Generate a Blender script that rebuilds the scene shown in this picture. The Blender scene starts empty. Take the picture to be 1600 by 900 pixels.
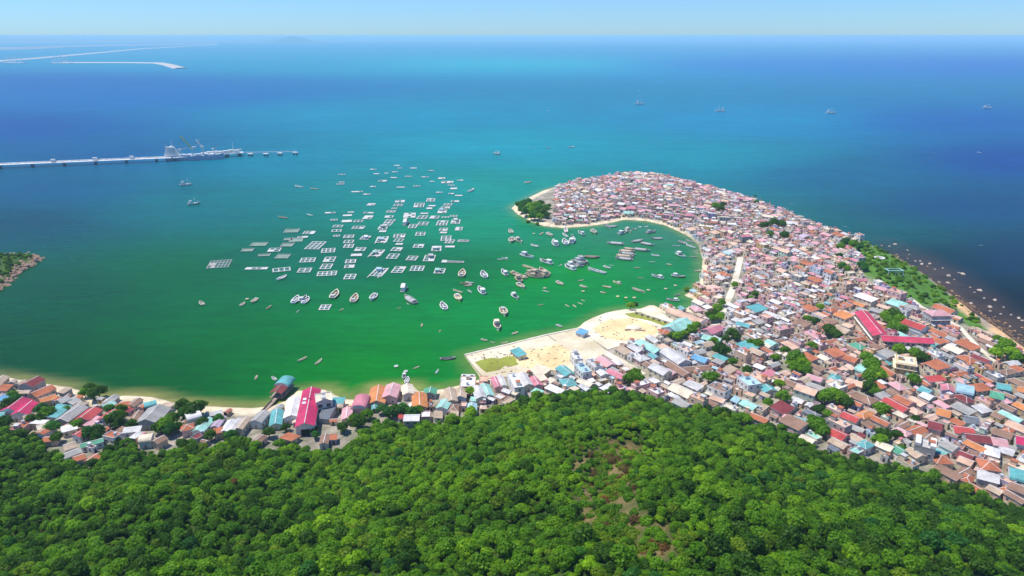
import bpy, math, random
import numpy as np
R = random.Random(7)
NR = np.random.RandomState(7)
sc = bpy.context.scene
# ------------------------------------------------------------------ camera
FPX, CAMZ, HORIZ = 1081.0, 200.0, 56.0
PITCH = math.atan((450 - HORIZ) / FPX)
cd = bpy.data.cameras.new('camera'); cam = bpy.data.objects.new('camera', cd)
sc.collection.objects.link(cam); sc.camera = cam
cd.sensor_width = 36.0; cd.lens = 36.0 * FPX / 1600.0
cd.clip_start = 1.0; cd.clip_end = 120000.0
cam.location = (0, 0, CAMZ); cam.rotation_euler = (math.pi / 2 - PITCH, 0, 0)
# ------------------------------------------------------------------ light
SUN_EL, SUN_AZ = math.radians(66), math.radians(-78)      # azimuth from +Y, clockwise
w = bpy.data.worlds.new('World'); sc.world = w; w.use_nodes = True
nt = w.node_tree; bg = nt.nodes['Background']
sky = nt.nodes.new('ShaderNodeTexSky'); sky.sky_type = 'NISHITA'; sky.sun_disc = False
sky.sun_elevation = SUN_EL; sky.sun_rotation = SUN_AZ
sky.altitude = 0; sky.air_density = 1.0; sky.dust_density = 0.1; sky.ozone_density = 3.0
tint = nt.nodes.new('ShaderNodeMix'); tint.data_type = 'RGBA'; tint.blend_type = 'MULTIPLY'; tint.inputs[0].default_value = 1.0
nt.links.new(sky.outputs[0], tint.inputs[6]); tint.inputs[7].default_value = (.585, .985, 1.62, 1)
nt.links.new(tint.outputs[2], bg.inputs[0]); bg.inputs[1].default_value = 0.08
sd_ = bpy.data.lights.new('sun', 'SUN'); sun = bpy.data.objects.new('sun', sd_); sc.collection.objects.link(sun)
sd_.energy = 4.0; sd_.angle = math.radians(0.5); sd_.color = (1.0, 0.955, 0.88)
sun.rotation_euler = (math.pi / 2 - SUN_EL, 0, -SUN_AZ + math.pi)
sc.view_settings.view_transform = 'Standard'; sc.view_settings.look = 'None'
sc.view_settings.exposure = 0.33; sc.view_settings.gamma = 1.0
WATER_K, WATER_OFF = 0.72, (0.004, 0.020, 0.040)
HAZE_DENS, HAZE_COL = 7.5e-5, (0.56, 0.88, 1.0)

# ------------------------------------------------------------------ helpers
CP, SP = math.cos(PITCH), math.sin(PITCH)
def ray(px, py):
    x = (px - 800) / FPX; y = (450 - py) / FPX
    return (x, CP + y * SP, -SP + y * CP)
def at(px, py, z=0.0):
    d = ray(px, py); t = (z - CAMZ) / d[2]
    return (d[0] * t, d[1] * t)
def proj(X, Y, Z):
    dz = Z - CAMZ
    dep = Y * CP - dz * SP; up = Y * SP + dz * CP
    return 800 + FPX * X / dep, 450 - FPX * up / dep, dep
def sstep(a, b, x):
    t = np.clip((x - a) / (b - a), 0, 1); return t * t * (3 - 2 * t)
def s2l(c):
    return tuple(((v / 255.0) / 12.92 if v / 255.0 <= 0.04045 else ((v / 255.0 + 0.055) / 1.055) ** 2.4) for v in c)
def sdist(X, Y, poly):
    """signed distance, positive inside"""
    X = np.asarray(X, float); Y = np.asarray(Y, float)
    best = np.full(X.shape, 1e18); ins = np.zeros(X.shape, bool)
    n = len(poly)
    for i in range(n):
        ax, ay = poly[i]; bx, by = poly[(i + 1) % n]
        ex, ey = bx - ax, by - ay; L = ex * ex + ey * ey + 1e-12
        t = np.clip(((X - ax) * ex + (Y - ay) * ey) / L, 0, 1)
        d = (X - ax - t * ex) ** 2 + (Y - ay - t * ey) ** 2
        best = np.minimum(best, d)
        if ay != by:
            c = ((ay > Y) != (by > Y)) & (X < (bx - ax) * (Y - ay) / (by - ay) + ax)
            ins ^= c
    d = np.sqrt(best)
    return np.where(ins, d, -d)
def vnoise(X, Y, s, seed=0):
    X = np.asarray(X, float) / s; Y = np.asarray(Y, float) / s
    xi = np.floor(X).astype(np.int64); yi = np.floor(Y).astype(np.int64)
    fx = X - xi; fy = Y - yi; fx = fx * fx * (3 - 2 * fx); fy = fy * fy * (3 - 2 * fy)
    def h(a, b):
        v = (a * 374761393 + b * 668265263 + seed * 974711) & 0x7fffffff
        v = ((v ^ (v >> 13)) * 1274126177) & 0x7fffffff
        return ((v ^ (v >> 16)) & 0xffff) / 65535.0
    return (h(xi, yi) * (1 - fx) + h(xi + 1, yi) * fx) * (1 - fy) + (h(xi, yi + 1) * (1 - fx) + h(xi + 1, yi + 1) * fx) * fy

# ------------------------------------------------------------------ outlines (traced on the ground plane)
def W(pts, z=0.0): return [at(x, y, z) for x, y in pts]
shore = [(-160, 572), (-60, 580), (0, 587), (50, 596), (105, 604), (135, 612), (160, 620), (200, 617), (240, 620), (270, 628), (310, 633), (360, 636),
         (400, 637), (440, 630), (465, 610), (505, 607), (535, 622), (552, 624), (572, 622), (583, 606), (645, 602), (655, 612), (700, 606), (735, 597), (752, 591),
         (738, 572), (725, 553), (765, 543), (810, 532), (855, 521), (904, 511), (912, 503), (928, 495), (950, 487), (975, 482.5), (1000, 482), (1018, 475), (1040, 484),
         (1062, 486), (1080, 477), (1086, 468), (1068, 461), (1080, 455), (1092, 445), (1096, 425), (1098, 405), (1091, 383), (1078, 370), (1058, 360),
         (1040, 352), (1010, 345), (975, 343), (950, 349), (920, 353), (880, 356), (850, 353), (830, 346), (808, 334), (799, 325), (806, 319), (825, 309),
         (850, 297), (900, 284), (950, 276), (985, 271), (1030, 274), (1080, 286), (1130, 299), (1180, 314), (1230, 332), (1270, 350), (1310, 364),
         (1350, 377), (1400, 401), (1440, 425), (1480, 455), (1520, 487), (1560, 513), (1600, 542), (1700, 600), (1850, 700)]
LAND = W(shore, 0.3) + [(1200, -260), (-1200, -260), (-1200, 330)]
fedge = [(-250, 655), (-60, 660), (0, 668), (35, 664), (58, 672), (66, 692), (95, 706), (122, 720), (148, 712), (160, 690), (185, 674), (202, 680), (215, 690),
         (245, 698), (270, 692), (282, 684), (300, 682), (325, 690), (350, 680), (380, 671), (398, 680), (408, 692), (432, 690), (444, 683), (470, 688),
         (495, 694), (530, 693), (546, 683), (562, 668), (590, 650), (610, 648), (640, 660), (665, 652), (700, 648), (750, 636), (800, 620), (820, 613),
         (850, 607), (900, 604), (960, 602), (1010, 608), (1050, 624), (1080, 630), (1130, 628), (1155, 640), (1180, 652), (1230, 662), (1260, 682),
         (1300, 697), (1350, 708), (1385, 713), (1440, 722), (1480, 742), (1500, 752), (1550, 767), (1600, 778), (1700, 800), (1900, 850)]
FOREST = W(fedge, 7.0) + [(700, -240), (-700, -240)]
ISLE = W([(-120, 388), (-40, 394), (0, 399), (40, 398), (66, 403), (56, 414), (38, 423), (20, 437), (0, 456), (-60, 480), (-160, 500)], 0.3)
QUAY = W([(726, 554), (766, 544.5), (811, 533.5), (856, 522.5), (905, 512.5), (948, 550), (900, 582), (842, 577), (800, 588), (757, 592)], 1.7)
SAND2 = W([(906, 512), (914, 504), (929, 496.5), (951, 488.5), (976, 484), (1000, 484), (1018, 480), (1052, 500), (1044, 517), (1020, 530), (984, 536), (950, 546), (926, 530)], 1.7)
ROADP = [at(x, y, 3) for x, y in [(1157, 402), (1153, 420), (1148, 440), (1140, 462), (1130, 482), (1122, 500), (1112, 510), (1095, 516)]]
GULLY = [(972, 692), (950, 712), (928, 722), (945, 742), (938, 765), (955, 790), (975, 812), (1000, 828), (1008, 850)]

BUMPS = [(990, 300, 7, 120), (1150, 350, 5, 120), (1400, 440, 11, 70), (1330, 420, 4, 60), (1500, 560, 5, 80)]
BUMPS = [(at(a, b, 5)[0], at(a, b, 5)[1], h, r) for a, b, h, r in BUMPS]
def height(X, Y):
    X = np.asarray(X, float); Y = np.asarray(Y, float)
    s = sdist(X, Y, LAND); si = sdist(X, Y, ISLE)
    z = np.where(s > 0, np.minimum(1.5, s * 0.28), np.maximum(-5, s * 0.25))
    rise = np.zeros_like(z)
    for bx, by, h, r in BUMPS:
        rise += h * np.exp(-((X - bx) ** 2 + (Y - by) ** 2) / (2 * (r / 1.6) ** 2))
    z = z + rise * sstep(4, 50, s)
    f = sdist(X, Y, FOREST)
    fp = np.maximum(f, 0)
    hill = 0.37 * (np.sqrt(fp ** 2 + 15 ** 2) - 15)
    und = (vnoise(X, Y, 46, 3) - .5) * 13 + (vnoise(X, Y, 19, 4) - .5) * 5
    z = z + hill + und * sstep(15, 60, f)
    # gully
    gd = np.full(z.shape, 1e9)
    for gx, gy in GULLYW: gd = np.minimum(gd, np.hypot(X - gx, Y - gy))
    z = z - 4.0 * np.exp(-(gd / 9.0) ** 2)
    zi = np.where(si > 0, np.minimum(3, si * .4) + 7 * sstep(4, 50, si) + (vnoise(X, Y, 9, 8) - .5) * 2.5 * sstep(0, 6, si), -5)
    return np.maximum(z, zi)
GULLYW = []
def hit(px, py, lift=0.0):
    """where the pixel's ray meets the terrain (raised by lift)"""
    d = ray(px, py)
    ts = np.linspace(90, 1600, 500) if d[2] < -0.2 else np.linspace(200, 6000, 1500)
    ys = ts
    X = d[0] / d[1] * ys; Y = ys; Z = CAMZ + d[2] / d[1] * ys
    H = height(X, Y) + lift
    k = np.where(Z < H)[0]
    if len(k) == 0: return at(px, py)
    k = k[0]
    if k == 0: return X[0], Y[0]
    a = Z[k - 1] - H[k - 1]; b = H[k] - Z[k]; t = a / (a + b)
    return X[k - 1] + (X[k] - X[k - 1]) * t, Y[k - 1] + (Y[k] - Y[k - 1]) * t
_g = [hit(x, y) for x, y in GULLY]
for i in range(len(_g) - 1):
    for t in (0, .33, .66): GULLYW.append((_g[i][0] * (1 - t) + _g[i + 1][0] * t, _g[i][1] * (1 - t) + _g[i + 1][1] * t))
PARK = [hit(a, b) for a, b in [(1326, 384), (1352, 378), (1398, 401), (1438, 426), (1478, 456), (1519, 488), (1545, 520), (1520, 515), (1495, 492), (1470, 478), (1440, 478), (1412, 466), (1380, 446), (1350, 428), (1352, 412), (1345, 398)]]
def hz(x, y): return float(height(np.array([x]), np.array([y]))[0])

# ------------------------------------------------------------------ materials
MATS = {}
def mat(name, col, rough=0.7, kind=None, spec=0.3):
    if name in MATS: return MATS[name]
    m = bpy.data.materials.new(name); m.use_nodes = True; MATS[name] = m
    n = m.node_tree.nodes; l = m.node_tree.links; p = n['Principled BSDF']
    p.inputs['Roughness'].default_value = rough
    p.inputs['Specular IOR Level'].default_value = spec
    p.inputs['Base Color'].default_value = (*col, 1)
    m.diffuse_color = (*col, 1)
    if kind is None: return m
    geo = n.new('ShaderNodeNewGeometry')
    def noise(scale, detail=3, rough_=.6):
        t = n.new('ShaderNodeTexNoise'); t.inputs['Scale'].default_value = scale; t.inputs['Detail'].default_value = detail
        t.inputs['Roughness'].default_value = rough_
        l.new(geo.outputs['Position'], t.inputs['Vector']); return t
    def ramp(fac, stops):
        r = n.new('ShaderNodeValToRGB'); e = r.color_ramp.elements
        while len(e) < len(stops): e.new(.5)
        for k, (pos, c) in enumerate(stops): e[k].position = pos; e[k].color = (*c, 1)
        l.new(fac, r.inputs[0]); return r
    def mul(a, b, fac=1.0):
        x = n.new('ShaderNodeMix'); x.data_type = 'RGBA'; x.blend_type = 'MULTIPLY'; x.inputs[0].default_value = fac
        l.new(a, x.inputs[6]); l.new(b, x.inputs[7]); return x.outputs[2]
    rgb = n.new('ShaderNodeRGB'); rgb.outputs[0].default_value = (*col, 1)
    if kind in ('roof', 'metal', 'plaster', 'wood'):
        big = noise(.16, 2); r1 = ramp(big.outputs[0], [(.3, (.78, .76, .74)), (.7, (1.15, 1.13, 1.1))])
        fine = noise({'roof': 1.3, 'metal': .8, 'plaster': 1.0, 'wood': 1.6}[kind], 5, .75)
        r2 = ramp(fine.outputs[0], [(.28, (.55, .5, .46)), (.5, (1, 1, 1)), (.75, (1.12, 1.12, 1.1))])
        c = mul(mul(rgb.outputs[0], r1.outputs[0]), r2.outputs[0], .8 if kind != 'plaster' else .45)
        l.new(c, p.inputs['Base Color'])
        if kind in ('roof', 'metal'):
            uv = n.new('ShaderNodeUVMap'); wv = n.new('ShaderNodeTexWave'); wv.inputs['Scale'].default_value = 1.1 if kind == 'metal' else 1.6
            wv.bands_direction = 'X' if kind == 'metal' else 'Y'
            l.new(uv.outputs[0], wv.inputs['Vector'])
            b = n.new('ShaderNodeBump'); b.inputs['Strength'].default_value = .5; b.inputs['Distance'].default_value = .12
            l.new(wv.outputs['Fac'], b.inputs['Height']); l.new(b.outputs[0], p.inputs['Normal'])
    elif kind == 'leaf':
        info = n.new('ShaderNodeObjectInfo'); at_ = n.new('ShaderNodeAttribute'); at_.attribute_name = 'tone'
        r1 = ramp(info.outputs['Random'], [(0, (.84, .88, .84)), (.5, (1, 1, 1)), (1, (1.15, 1.1, 1.0))])
        r2 = ramp(at_.outputs['Fac'], [(0, (.72, .78, .76)), (.5, (1, 1, 1)), (1, (1.5, 1.35, 1.1))])
        big = noise(.028, 2); r3 = ramp(big.outputs[0], [(.35, (.72, .8, .85)), (.65, (1.25, 1.15, 1))])
        c = mul(mul(mul(rgb.outputs[0], r1.outputs[0]), r2.outputs[0]), r3.outputs[0])
        l.new(c, p.inputs['Base Color'])
        tr = n.new('ShaderNodeBsdfTranslucent'); l.new(c, tr.inputs[0])
        mx = n.new('ShaderNodeMixShader'); mx.inputs[0].default_value = .55
        l.new(p.outputs[0], mx.inputs[1]); l.new(tr.outputs[0], mx.inputs[2]); l.new(mx.outputs[0], n['Material Output'].inputs[0])
    elif kind == 'ground':
        a = n.new('ShaderNodeAttribute'); a.attribute_name = 'Col'
        f1 = noise(.12, 4); f2 = noise(.9, 6, .7)
        r1 = ramp(f1.outputs[0], [(.3, (.8, .78, .75)), (.7, (1.15, 1.15, 1.1))]); r2 = ramp(f2.outputs[0], [(.3, (.6, .6, .58)), (.65, (1.15, 1.15, 1.15))])
        l.new(mul(mul(a.outputs['Color'], r1.outputs[0]), r2.outputs[0], .7), p.inputs['Base Color'])
        b = n.new('ShaderNodeBump'); b.inputs['Strength'].default_value = .6; b.inputs['Distance'].default_value = .4
        l.new(f2.outputs[0], b.inputs['Height']); l.new(b.outputs[0], p.inputs['Normal'])
    elif kind == 'sandy':
        f1 = noise(.05, 3); f2 = noise(.6, 6, .75)
        r1 = ramp(f1.outputs[0], [(.35, (.82, .78, .68)), (.6, (1.08, 1.06, 1.02))]); r2 = ramp(f2.outputs[0], [(.3, (.66, .62, .55)), (.5, (1, 1, 1)), (.8, (1.08, 1.08, 1.08))])
        l.new(mul(mul(rgb.outputs[0], r1.outputs[0]), r2.outputs[0], .75), p.inputs['Base Color'])
        b = n.new('ShaderNodeBump'); b.inputs['Strength'].default_value = .5; b.inputs['Distance'].default_value = .3
        l.new(f2.outputs[0], b.inputs['Height']); l.new(b.outputs[0], p.inputs['Normal'])
    elif kind == 'water':
        a = n.new('ShaderNodeAttribute'); a.attribute_name = 'Col'
        f1 = noise(.007, 6, .66); r1 = ramp(f1.outputs[0], [(.3, (.88, .91, .92)), (.7, (1.12, 1.09, 1.08))])
        mp = n.new('ShaderNodeMapping'); mp.inputs['Scale'].default_value = (.05, .14, .1); mp.inputs['Rotation'].default_value = (0, 0, .2)
        l.new(geo.outputs['Position'], mp.inputs[0])
        f3 = n.new('ShaderNodeTexNoise'); f3.inputs['Scale'].default_value = 1; f3.inputs['Detail'].default_value = 6; f3.inputs['Roughness'].default_value = .7
        l.new(mp.outputs[0], f3.inputs['Vector'])
        r3 = ramp(f3.outputs[0], [(.3, (.80, .82, .83)), (.7, (1.2, 1.18, 1.17))])
        mp2 = n.new('ShaderNodeMapping'); mp2.inputs['Scale'].default_value = (.006, .035, .01); mp2.inputs['Rotation'].default_value = (0, 0, -.15)
        l.new(geo.outputs['Position'], mp2.inputs[0]); f4 = n.new('ShaderNodeTexNoise'); f4.inputs['Scale'].default_value = 1; f4.inputs['Detail'].default_value = 8; f4.inputs['Roughness'].default_value = .72; f4.inputs['Distortion'].default_value = .6
        l.new(mp2.outputs[0], f4.inputs['Vector']); r4 = ramp(f4.outputs[0], [(.32, (.86, .89, .9)), (.68, (1.15, 1.11, 1.1))])
        l.new(mul(mul(mul(a.outputs['Color'], r1.outputs[0]), r3.outputs[0]), r4.outputs[0]), p.inputs['Base Color'])
        b = n.new('ShaderNodeBump'); b.inputs['Strength'].default_value = .55; b.inputs['Distance'].default_value = .7
        l.new(f3.outputs[0], b.inputs['Height']); l.new(b.outputs[0], p.inputs['Normal'])
        # wave slopes average the mirror reflection, so it stays weak even at grazing angles
        df = n.new('ShaderNodeBsdfDiffuse'); gl = n.new('ShaderNodeBsdfGlossy'); gl.inputs['Roughness'].default_value = .16
        l.new(p.inputs['Base Color'].links[0].from_socket, df.inputs[0]); l.new(b.outputs[0], df.inputs['Normal']); l.new(b.outputs[0], gl.inputs['Normal'])
        fr = n.new('ShaderNodeFresnel'); fr.inputs[0].default_value = 1.33; m1 = n.new('ShaderNodeMath'); m1.operation = 'MULTIPLY'; m1.inputs[1].default_value = .5
        m2 = n.new('ShaderNodeMath'); m2.operation = 'MINIMUM'; m2.inputs[1].default_value = .13; l.new(fr.outputs[0], m1.inputs[0]); l.new(m1.outputs[0], m2.inputs[0])
        mx = n.new('ShaderNodeMixShader'); l.new(m2.outputs[0], mx.inputs[0]); l.new(df.outputs[0], mx.inputs[1]); l.new(gl.outputs[0], mx.inputs[2]); l.new(mx.outputs[0], n['Material Output'].inputs[0])
    elif kind == 'rock':
        f1 = noise(.5, 6, .7); r1 = ramp(f1.outputs[0], [(.3, (.45, .42, .4)), (.6, (1.15, 1.1, 1.05))])
        l.new(mul(rgb.outputs[0], r1.outputs[0]), p.inputs['Base Color'])
        b = n.new('ShaderNodeBump'); b.inputs['Strength'].default_value = .8; b.inputs['Distance'].default_value = .5
        l.new(f1.outputs[0], b.inputs['Height']); l.new(b.outputs[0], p.inputs['Normal'])
    return m
ROOF = {'terracotta': (.50, .17, .085), 'brown': (.33, .20, .14), 'maroon': (.25, .055, .06), 'red': (.52, .075, .07), 'crimson': (.56, .03, .12),
        'pink': (.72, .40, .42), 'peach': (.76, .50, .36), 'teal': (.13, .42, .42), 'mint': (.36, .68, .58), 'pale blue': (.42, .66, .74),
        'grey': (.40, .39, .36), 'pale grey': (.62, .61, .59), 'white': (.82, .81, .78), 'cream': (.78, .69, .52), 'lilac': (.55, .43, .54),
        'slate': (.17, .19, .22), 'orange': (.68, .27, .10), 'green': (.10, .36, .22), 'blue': (.16, .42, .66), 'tan': (.55, .42, .30), 'rose': (.62, .22, .27)}
METAL = {'teal', 'mint', 'pale blue', 'blue', 'green', 'crimson', 'grey', 'pale grey', 'white', 'red', 'slate', 'rose'}
def roofmat(c): return mat('roof ' + c, ROOF[c], .6 if c in METAL else .85, 'metal' if c in METAL else 'roof')
WALL = {'white': (.78, .77, .74), 'cream': (.74, .65, .48), 'pink': (.70, .46, .44), 'peach': (.72, .50, .36), 'grey': (.42, .42, .41), 'ochre': (.66, .48, .22),
        'pale green': (.52, .64, .52), 'pale blue': (.50, .62, .70), 'lilac': (.50, .46, .62)}
def wallmat(c): return mat('wall ' + c, WALL[c], .85, 'plaster')
GLASS = lambda: mat('dark glass', (.025, .03, .035), .25, None, .5)
TRIM = lambda: mat('trim', (.75, .74, .70), .7, 'plaster')
DARK = lambda: mat('dark opening', (.03, .028, .025), .9)
WOOD = lambda: mat('weathered wood', (.42, .33, .24), .85, 'wood')
# ------------------------------------------------------------------ objects
COL = sc.collection
class MB:
    def __init__(s): s.v = []; s.f = []; s.m = []; s.uv = []
    def quad(s, pts, m=0, uv=None):
        i = len(s.v); s.v += [tuple(p) for p in pts]; s.f.append(tuple(range(i, i + len(pts)))); s.m.append(m)
        if uv is None:
            a = pts[0]; b = pts[1]; L = math.dist(a, b) or 1; u = [(b[k] - a[k]) / L for k in range(3)]
            uv = []
            for p in pts:
                d = [p[k] - a[k] for k in range(3)]; du = sum(d[k] * u[k] for k in range(3)); dl = math.sqrt(max(0, sum(x * x for x in d) - du * du)); uv.append((du, dl))
        s.uv += uv
    def box(s, c, size, m=0, rz=0.0, bottom=True):
        hx, hy, hzz = size[0] / 2, size[1] / 2, size[2] / 2; ca, sa = math.cos(rz), math.sin(rz)
        P = []
        for dz in (-hzz, hzz):
            for dx, dy in ((-hx, -hy), (hx, -hy), (hx, hy), (-hx, hy)):
                P.append((c[0] + dx * ca - dy * sa, c[1] + dx * sa + dy * ca, c[2] + dz))
        for f in ((4, 5, 6, 7), (0, 1, 5, 4), (1, 2, 6, 5), (2, 3, 7, 6), (3, 0, 4, 7)) + (((3, 2, 1, 0),) if bottom else ()):
            s.quad([P[k] for k in f], m)
    def bar(s, a, b, wd, ht=None, m=0):
        ht = ht or wd
        d = [b[k] - a[k] for k in range(3)]; L = math.sqrt(sum(x * x for x in d)) or 1; d = [x / L for x in d]
        up = (0, 0, 1) if abs(d[2]) < .9 else (1, 0, 0)
        sx = (d[1] * up[2] - d[2] * up[1], d[2] * up[0] - d[0] * up[2], d[0] * up[1] - d[1] * up[0]); n_ = math.sqrt(sum(x * x for x in sx)) or 1; sx = [x / n_ for x in sx]
        u2 = (sx[1] * d[2] - sx[2] * d[1], sx[2] * d[0] - sx[0] * d[2], sx[0] * d[1] - sx[1] * d[0])
        P = []
        for q in (a, b):
            for i, j in ((-1, -1), (1, -1), (1, 1), (-1, 1)):
                P.append(tuple(q[k] + sx[k] * i * wd / 2 + u2[k] * j * ht / 2 for k in range(3)))
        for f in ((0, 1, 5, 4), (1, 2, 6, 5), (2, 3, 7, 6), (3, 0, 4, 7), (3, 2, 1, 0), (4, 5, 6, 7)): s.quad([P[k] for k in f], m)
    def cyl(s, c, r, h, n=10, m=0, r2=None):
        r2 = r if r2 is None else r2
        b = [(c[0] + r * math.cos(2 * math.pi * k / n), c[1] + r * math.sin(2 * math.pi * k / n), c[2]) for k in range(n)]
        t = [(c[0] + r2 * math.cos(2 * math.pi * k / n), c[1] + r2 * math.sin(2 * math.pi * k / n), c[2] + h) for k in range(n)]
        for k in range(n): s.quad([b[k], b[(k + 1) % n], t[(k + 1) % n], t[k]], m)
        s.quad(t, m)
    def dome(s, c, r, h, n=14, rings=4, m=0, sq=1.0):
        prev = [(c[0] + r * math.cos(2 * math.pi * k / n), c[1] + sq * r * math.sin(2 * math.pi * k / n), c[2]) for k in range(n)]
        for q in range(1, rings + 1):
            a = math.pi / 2 * q / rings; rr = r * math.cos(a) + .01
            cur = [(c[0] + rr * math.cos(2 * math.pi * k / n), c[1] + sq * rr * math.sin(2 * math.pi * k / n), c[2] + h * math.sin(a)) for k in range(n)]
            for k in range(n): s.quad([prev[k], prev[(k + 1) % n], cur[(k + 1) % n], cur[k]], m)
            prev = cur
        s.quad(prev, m)
    def add(s, o, loc=(0, 0, 0), rz=0.0, mats=None):
        ca, sa = math.cos(rz), math.sin(rz); i = len(s.v)
        s.v += [(loc[0] + x * ca - y * sa, loc[1] + x * sa + y * ca, loc[2] + z) for x, y, z in o.v]
        s.f += [tuple(k + i for k in f) for f in o.f]; s.m += [mats[k] if mats else k for k in o.m]; s.uv += o.uv
    def mesh(s, name, mats):
        me = bpy.data.meshes.new(name); me.from_pydata(s.v, [], s.f)
        for m in mats: me.materials.append(m)
        if len(mats) > 1: me.polygons.foreach_set('material_index', s.m)
        if s.uv:
            ul = me.uv_layers.new(name='UVMap'); ul.data.foreach_set('uv', np.array(s.uv, np.float32).ravel())
        me.update(); return me
    def build(s, name, mats, parent=None, loc=None):
        if not isinstance(mats, (list, tuple)): mats = [mats]
        o = bpy.data.objects.new(name, s.mesh(name, mats)); COL.objects.link(o)
        if parent: o.parent = parent
        if loc: o.location = loc
        return o
def empty(name, loc, rz=0.0, scale=1.0):
    o = bpy.data.objects.new(name, None); COL.objects.link(o); o.location = loc; o.rotation_euler = (0, 0, rz); o.scale = (scale,) * 3
    o.empty_display_size = .5
    return o
def tag(o, label=None, cat=None, group=None, kind=None):
    if label: o['label'] = label
    if cat: o['category'] = cat
    if group: o['group'] = group
    if kind: o['kind'] = kind
    return o
def copytree(o, parent=None):
    c = o.copy(); COL.objects.link(c)
    if parent: c.parent = parent
    for ch in list(KIDS.get(o.name, [])): copytree(ch, c)
    return c
KIDS = {}
def grid_mesh(name, xs, ys, zf, colf, material):
    X, Y = np.meshgrid(xs, ys); Z = zf(X, Y)
    nx, ny = len(xs), len(ys)
    v = np.stack([X.ravel(), Y.ravel(), Z.ravel()], 1)
    i = np.arange(nx * ny).reshape(ny, nx)
    q = np.stack([i[:-1, :-1].ravel(), i[:-1, 1:].ravel(), i[1:, 1:].ravel(), i[1:, :-1].ravel()], 1)
    me = bpy.data.meshes.new(name)
    me.vertices.add(len(v)); me.vertices.foreach_set('co', v.astype(np.float32).ravel())
    me.loops.add(q.size); me.loops.foreach_set('vertex_index', q.astype(np.int32).ravel())
    me.polygons.add(len(q)); me.polygons.foreach_set('loop_start', np.arange(0, q.size, 4, dtype=np.int32))
    me.update(calc_edges=True)
    me.polygons.foreach_set('use_smooth', np.ones(len(q), bool))
    c = colf(X.ravel(), Y.ravel(), Z.ravel())
    a = me.color_attributes.new('Col', 'FLOAT_COLOR', 'POINT'); a.data.foreach_set('color', np.concatenate([c, np.ones((len(c), 1))], 1).astype(np.float32).ravel())
    me.materials.append(material)
    o = bpy.data.objects.new(name, me); COL.objects.link(o); return o

# ------------------------------------------------------------------ water
WC = [(50, 130, 0.0015, 0.0787, 0.2692), (0, 200, 0.0015, 0.0494, 0.2223), (200, 150, 0.0015, 0.0956, 0.2883), (400, 100, 0.0015, 0.2043, 0.3183), (800, 100, 0.0015, 0.3028, 0.359), (1200, 100, 0.0015, 0.1164, 0.3488), (1580, 100, 0.0015, 0.0875, 0.3265), (1200, 190, 0.0015, 0.1853, 0.3123), (1480, 190, 0.0015, 0.0691, 0.2547), (1590, 250, 0.0015, 0.0316, 0.1926), (600, 180, 0.0015, 0.1941, 0.2898), (800, 230, 0.0015, 0.2416, 0.2827), (100, 300, 0.0015, 0.0599, 0.1442), (40, 350, 0.0015, 0.0354, 0.0466), (400, 250, 0.0015, 0.1785, 0.2316), (700, 300, 0.0015, 0.1888, 0.1679), (1100, 250, 0.0015, 0.2106, 0.2491), (1300, 270, 0.0015, 0.0803, 0.1541), (1500, 330, 0.0015, 0.0331, 0.1208), (1590, 400, 0.0015, 0.0153, 0.0547), (1400, 360, 0.0015, 0.0875, 0.0741), (100, 450, 0.0015, 0.0559, 0.0062), (300, 420, 0.0015, 0.0918, 0.0037), (500, 400, 0.0015, 0.1175, 0.0546), (700, 420, 0.0015, 0.0867, 0.0082), (760, 350, 0.0015, 0.241, 0.0858), (400, 530, 0.0015, 0.0993, 0.0071), (600, 520, 0.0033, 0.1975, 0.013), (550, 580, 0.0033, 0.1683, 0.0015), (800, 480, 0.0015, 0.196, 0.0231), (900, 430, 0.0015, 0.257, 0.0077), (1000, 400, 0.0015, 0.153, 0.0314), (40, 540, 0.0015, 0.048, 0.0015), (1040, 370, 0.0396, 0.1712, 0.0841), (240, 580, 0.0015, 0.0617, 0.0015), (1560, 470, 0.0015, 0.0015, 0.0015), (1450, 400, 0.0015, 0.0084, 0.0015), (780, 300, 0.0015, 0.247, 0.1458), (300, 320, 0.0015, 0.1192, 0.1043), (200, 240, 0.0015, 0.0555, 0.1778)]  # sea's own colours by place, plus some lens corner darkening kept at the sides
def wuv(X, Y): Yc = np.maximum(Y, 60) + 60; return X / Yc * 1.3, np.log(Yc) * 1.5
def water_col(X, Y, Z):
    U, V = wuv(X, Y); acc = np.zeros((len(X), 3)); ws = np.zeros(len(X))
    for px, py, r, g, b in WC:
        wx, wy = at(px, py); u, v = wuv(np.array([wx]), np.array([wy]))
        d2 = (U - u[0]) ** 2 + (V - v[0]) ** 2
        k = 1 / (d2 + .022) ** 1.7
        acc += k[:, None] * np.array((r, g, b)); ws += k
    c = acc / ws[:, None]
    s = sdist(X, Y, LAND)
    px, py, dep = proj(X, Y, 0 * X)
    leftb = sstep(760, 600, px) * sstep(9000, 300, Y)
    k = sstep(-13, -1, s) * (.35 + .5 * vnoise(X, Y, 25, 2)) * np.maximum(leftb, .35)
    k = np.where((px > 1130), 0, k)
    c = c * (1 - k[:, None]) + np.array([.34, .30, .09]) * k[:, None]
    # tidal flat of dark rock under the water on the outer coast
    k2 = sstep(-55, -4, s) * sstep(1330, 1480, px) * (.5 + .5 * vnoise(X, Y, 14, 5))
    c = c * (1 - k2[:, None]) + np.array([.085, .05, .03]) * k2[:, None]
    return c
def axis(lo, hi, step, far, n):
    a = np.arange(lo, hi, step); g = np.geomspace(step, far, n); g = np.cumsum(g)
    return np.concatenate([(lo - g)[::-1], a, hi + g])
wx = axis(-620, 760, 6, 9000, 26); wy = np.concatenate([np.arange(250, 1150, 6), 1150 + np.cumsum(np.geomspace(8, 9000, 45))])
wmat = mat('sea water', (.02, .2, .2), .14, 'water', .12)
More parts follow.
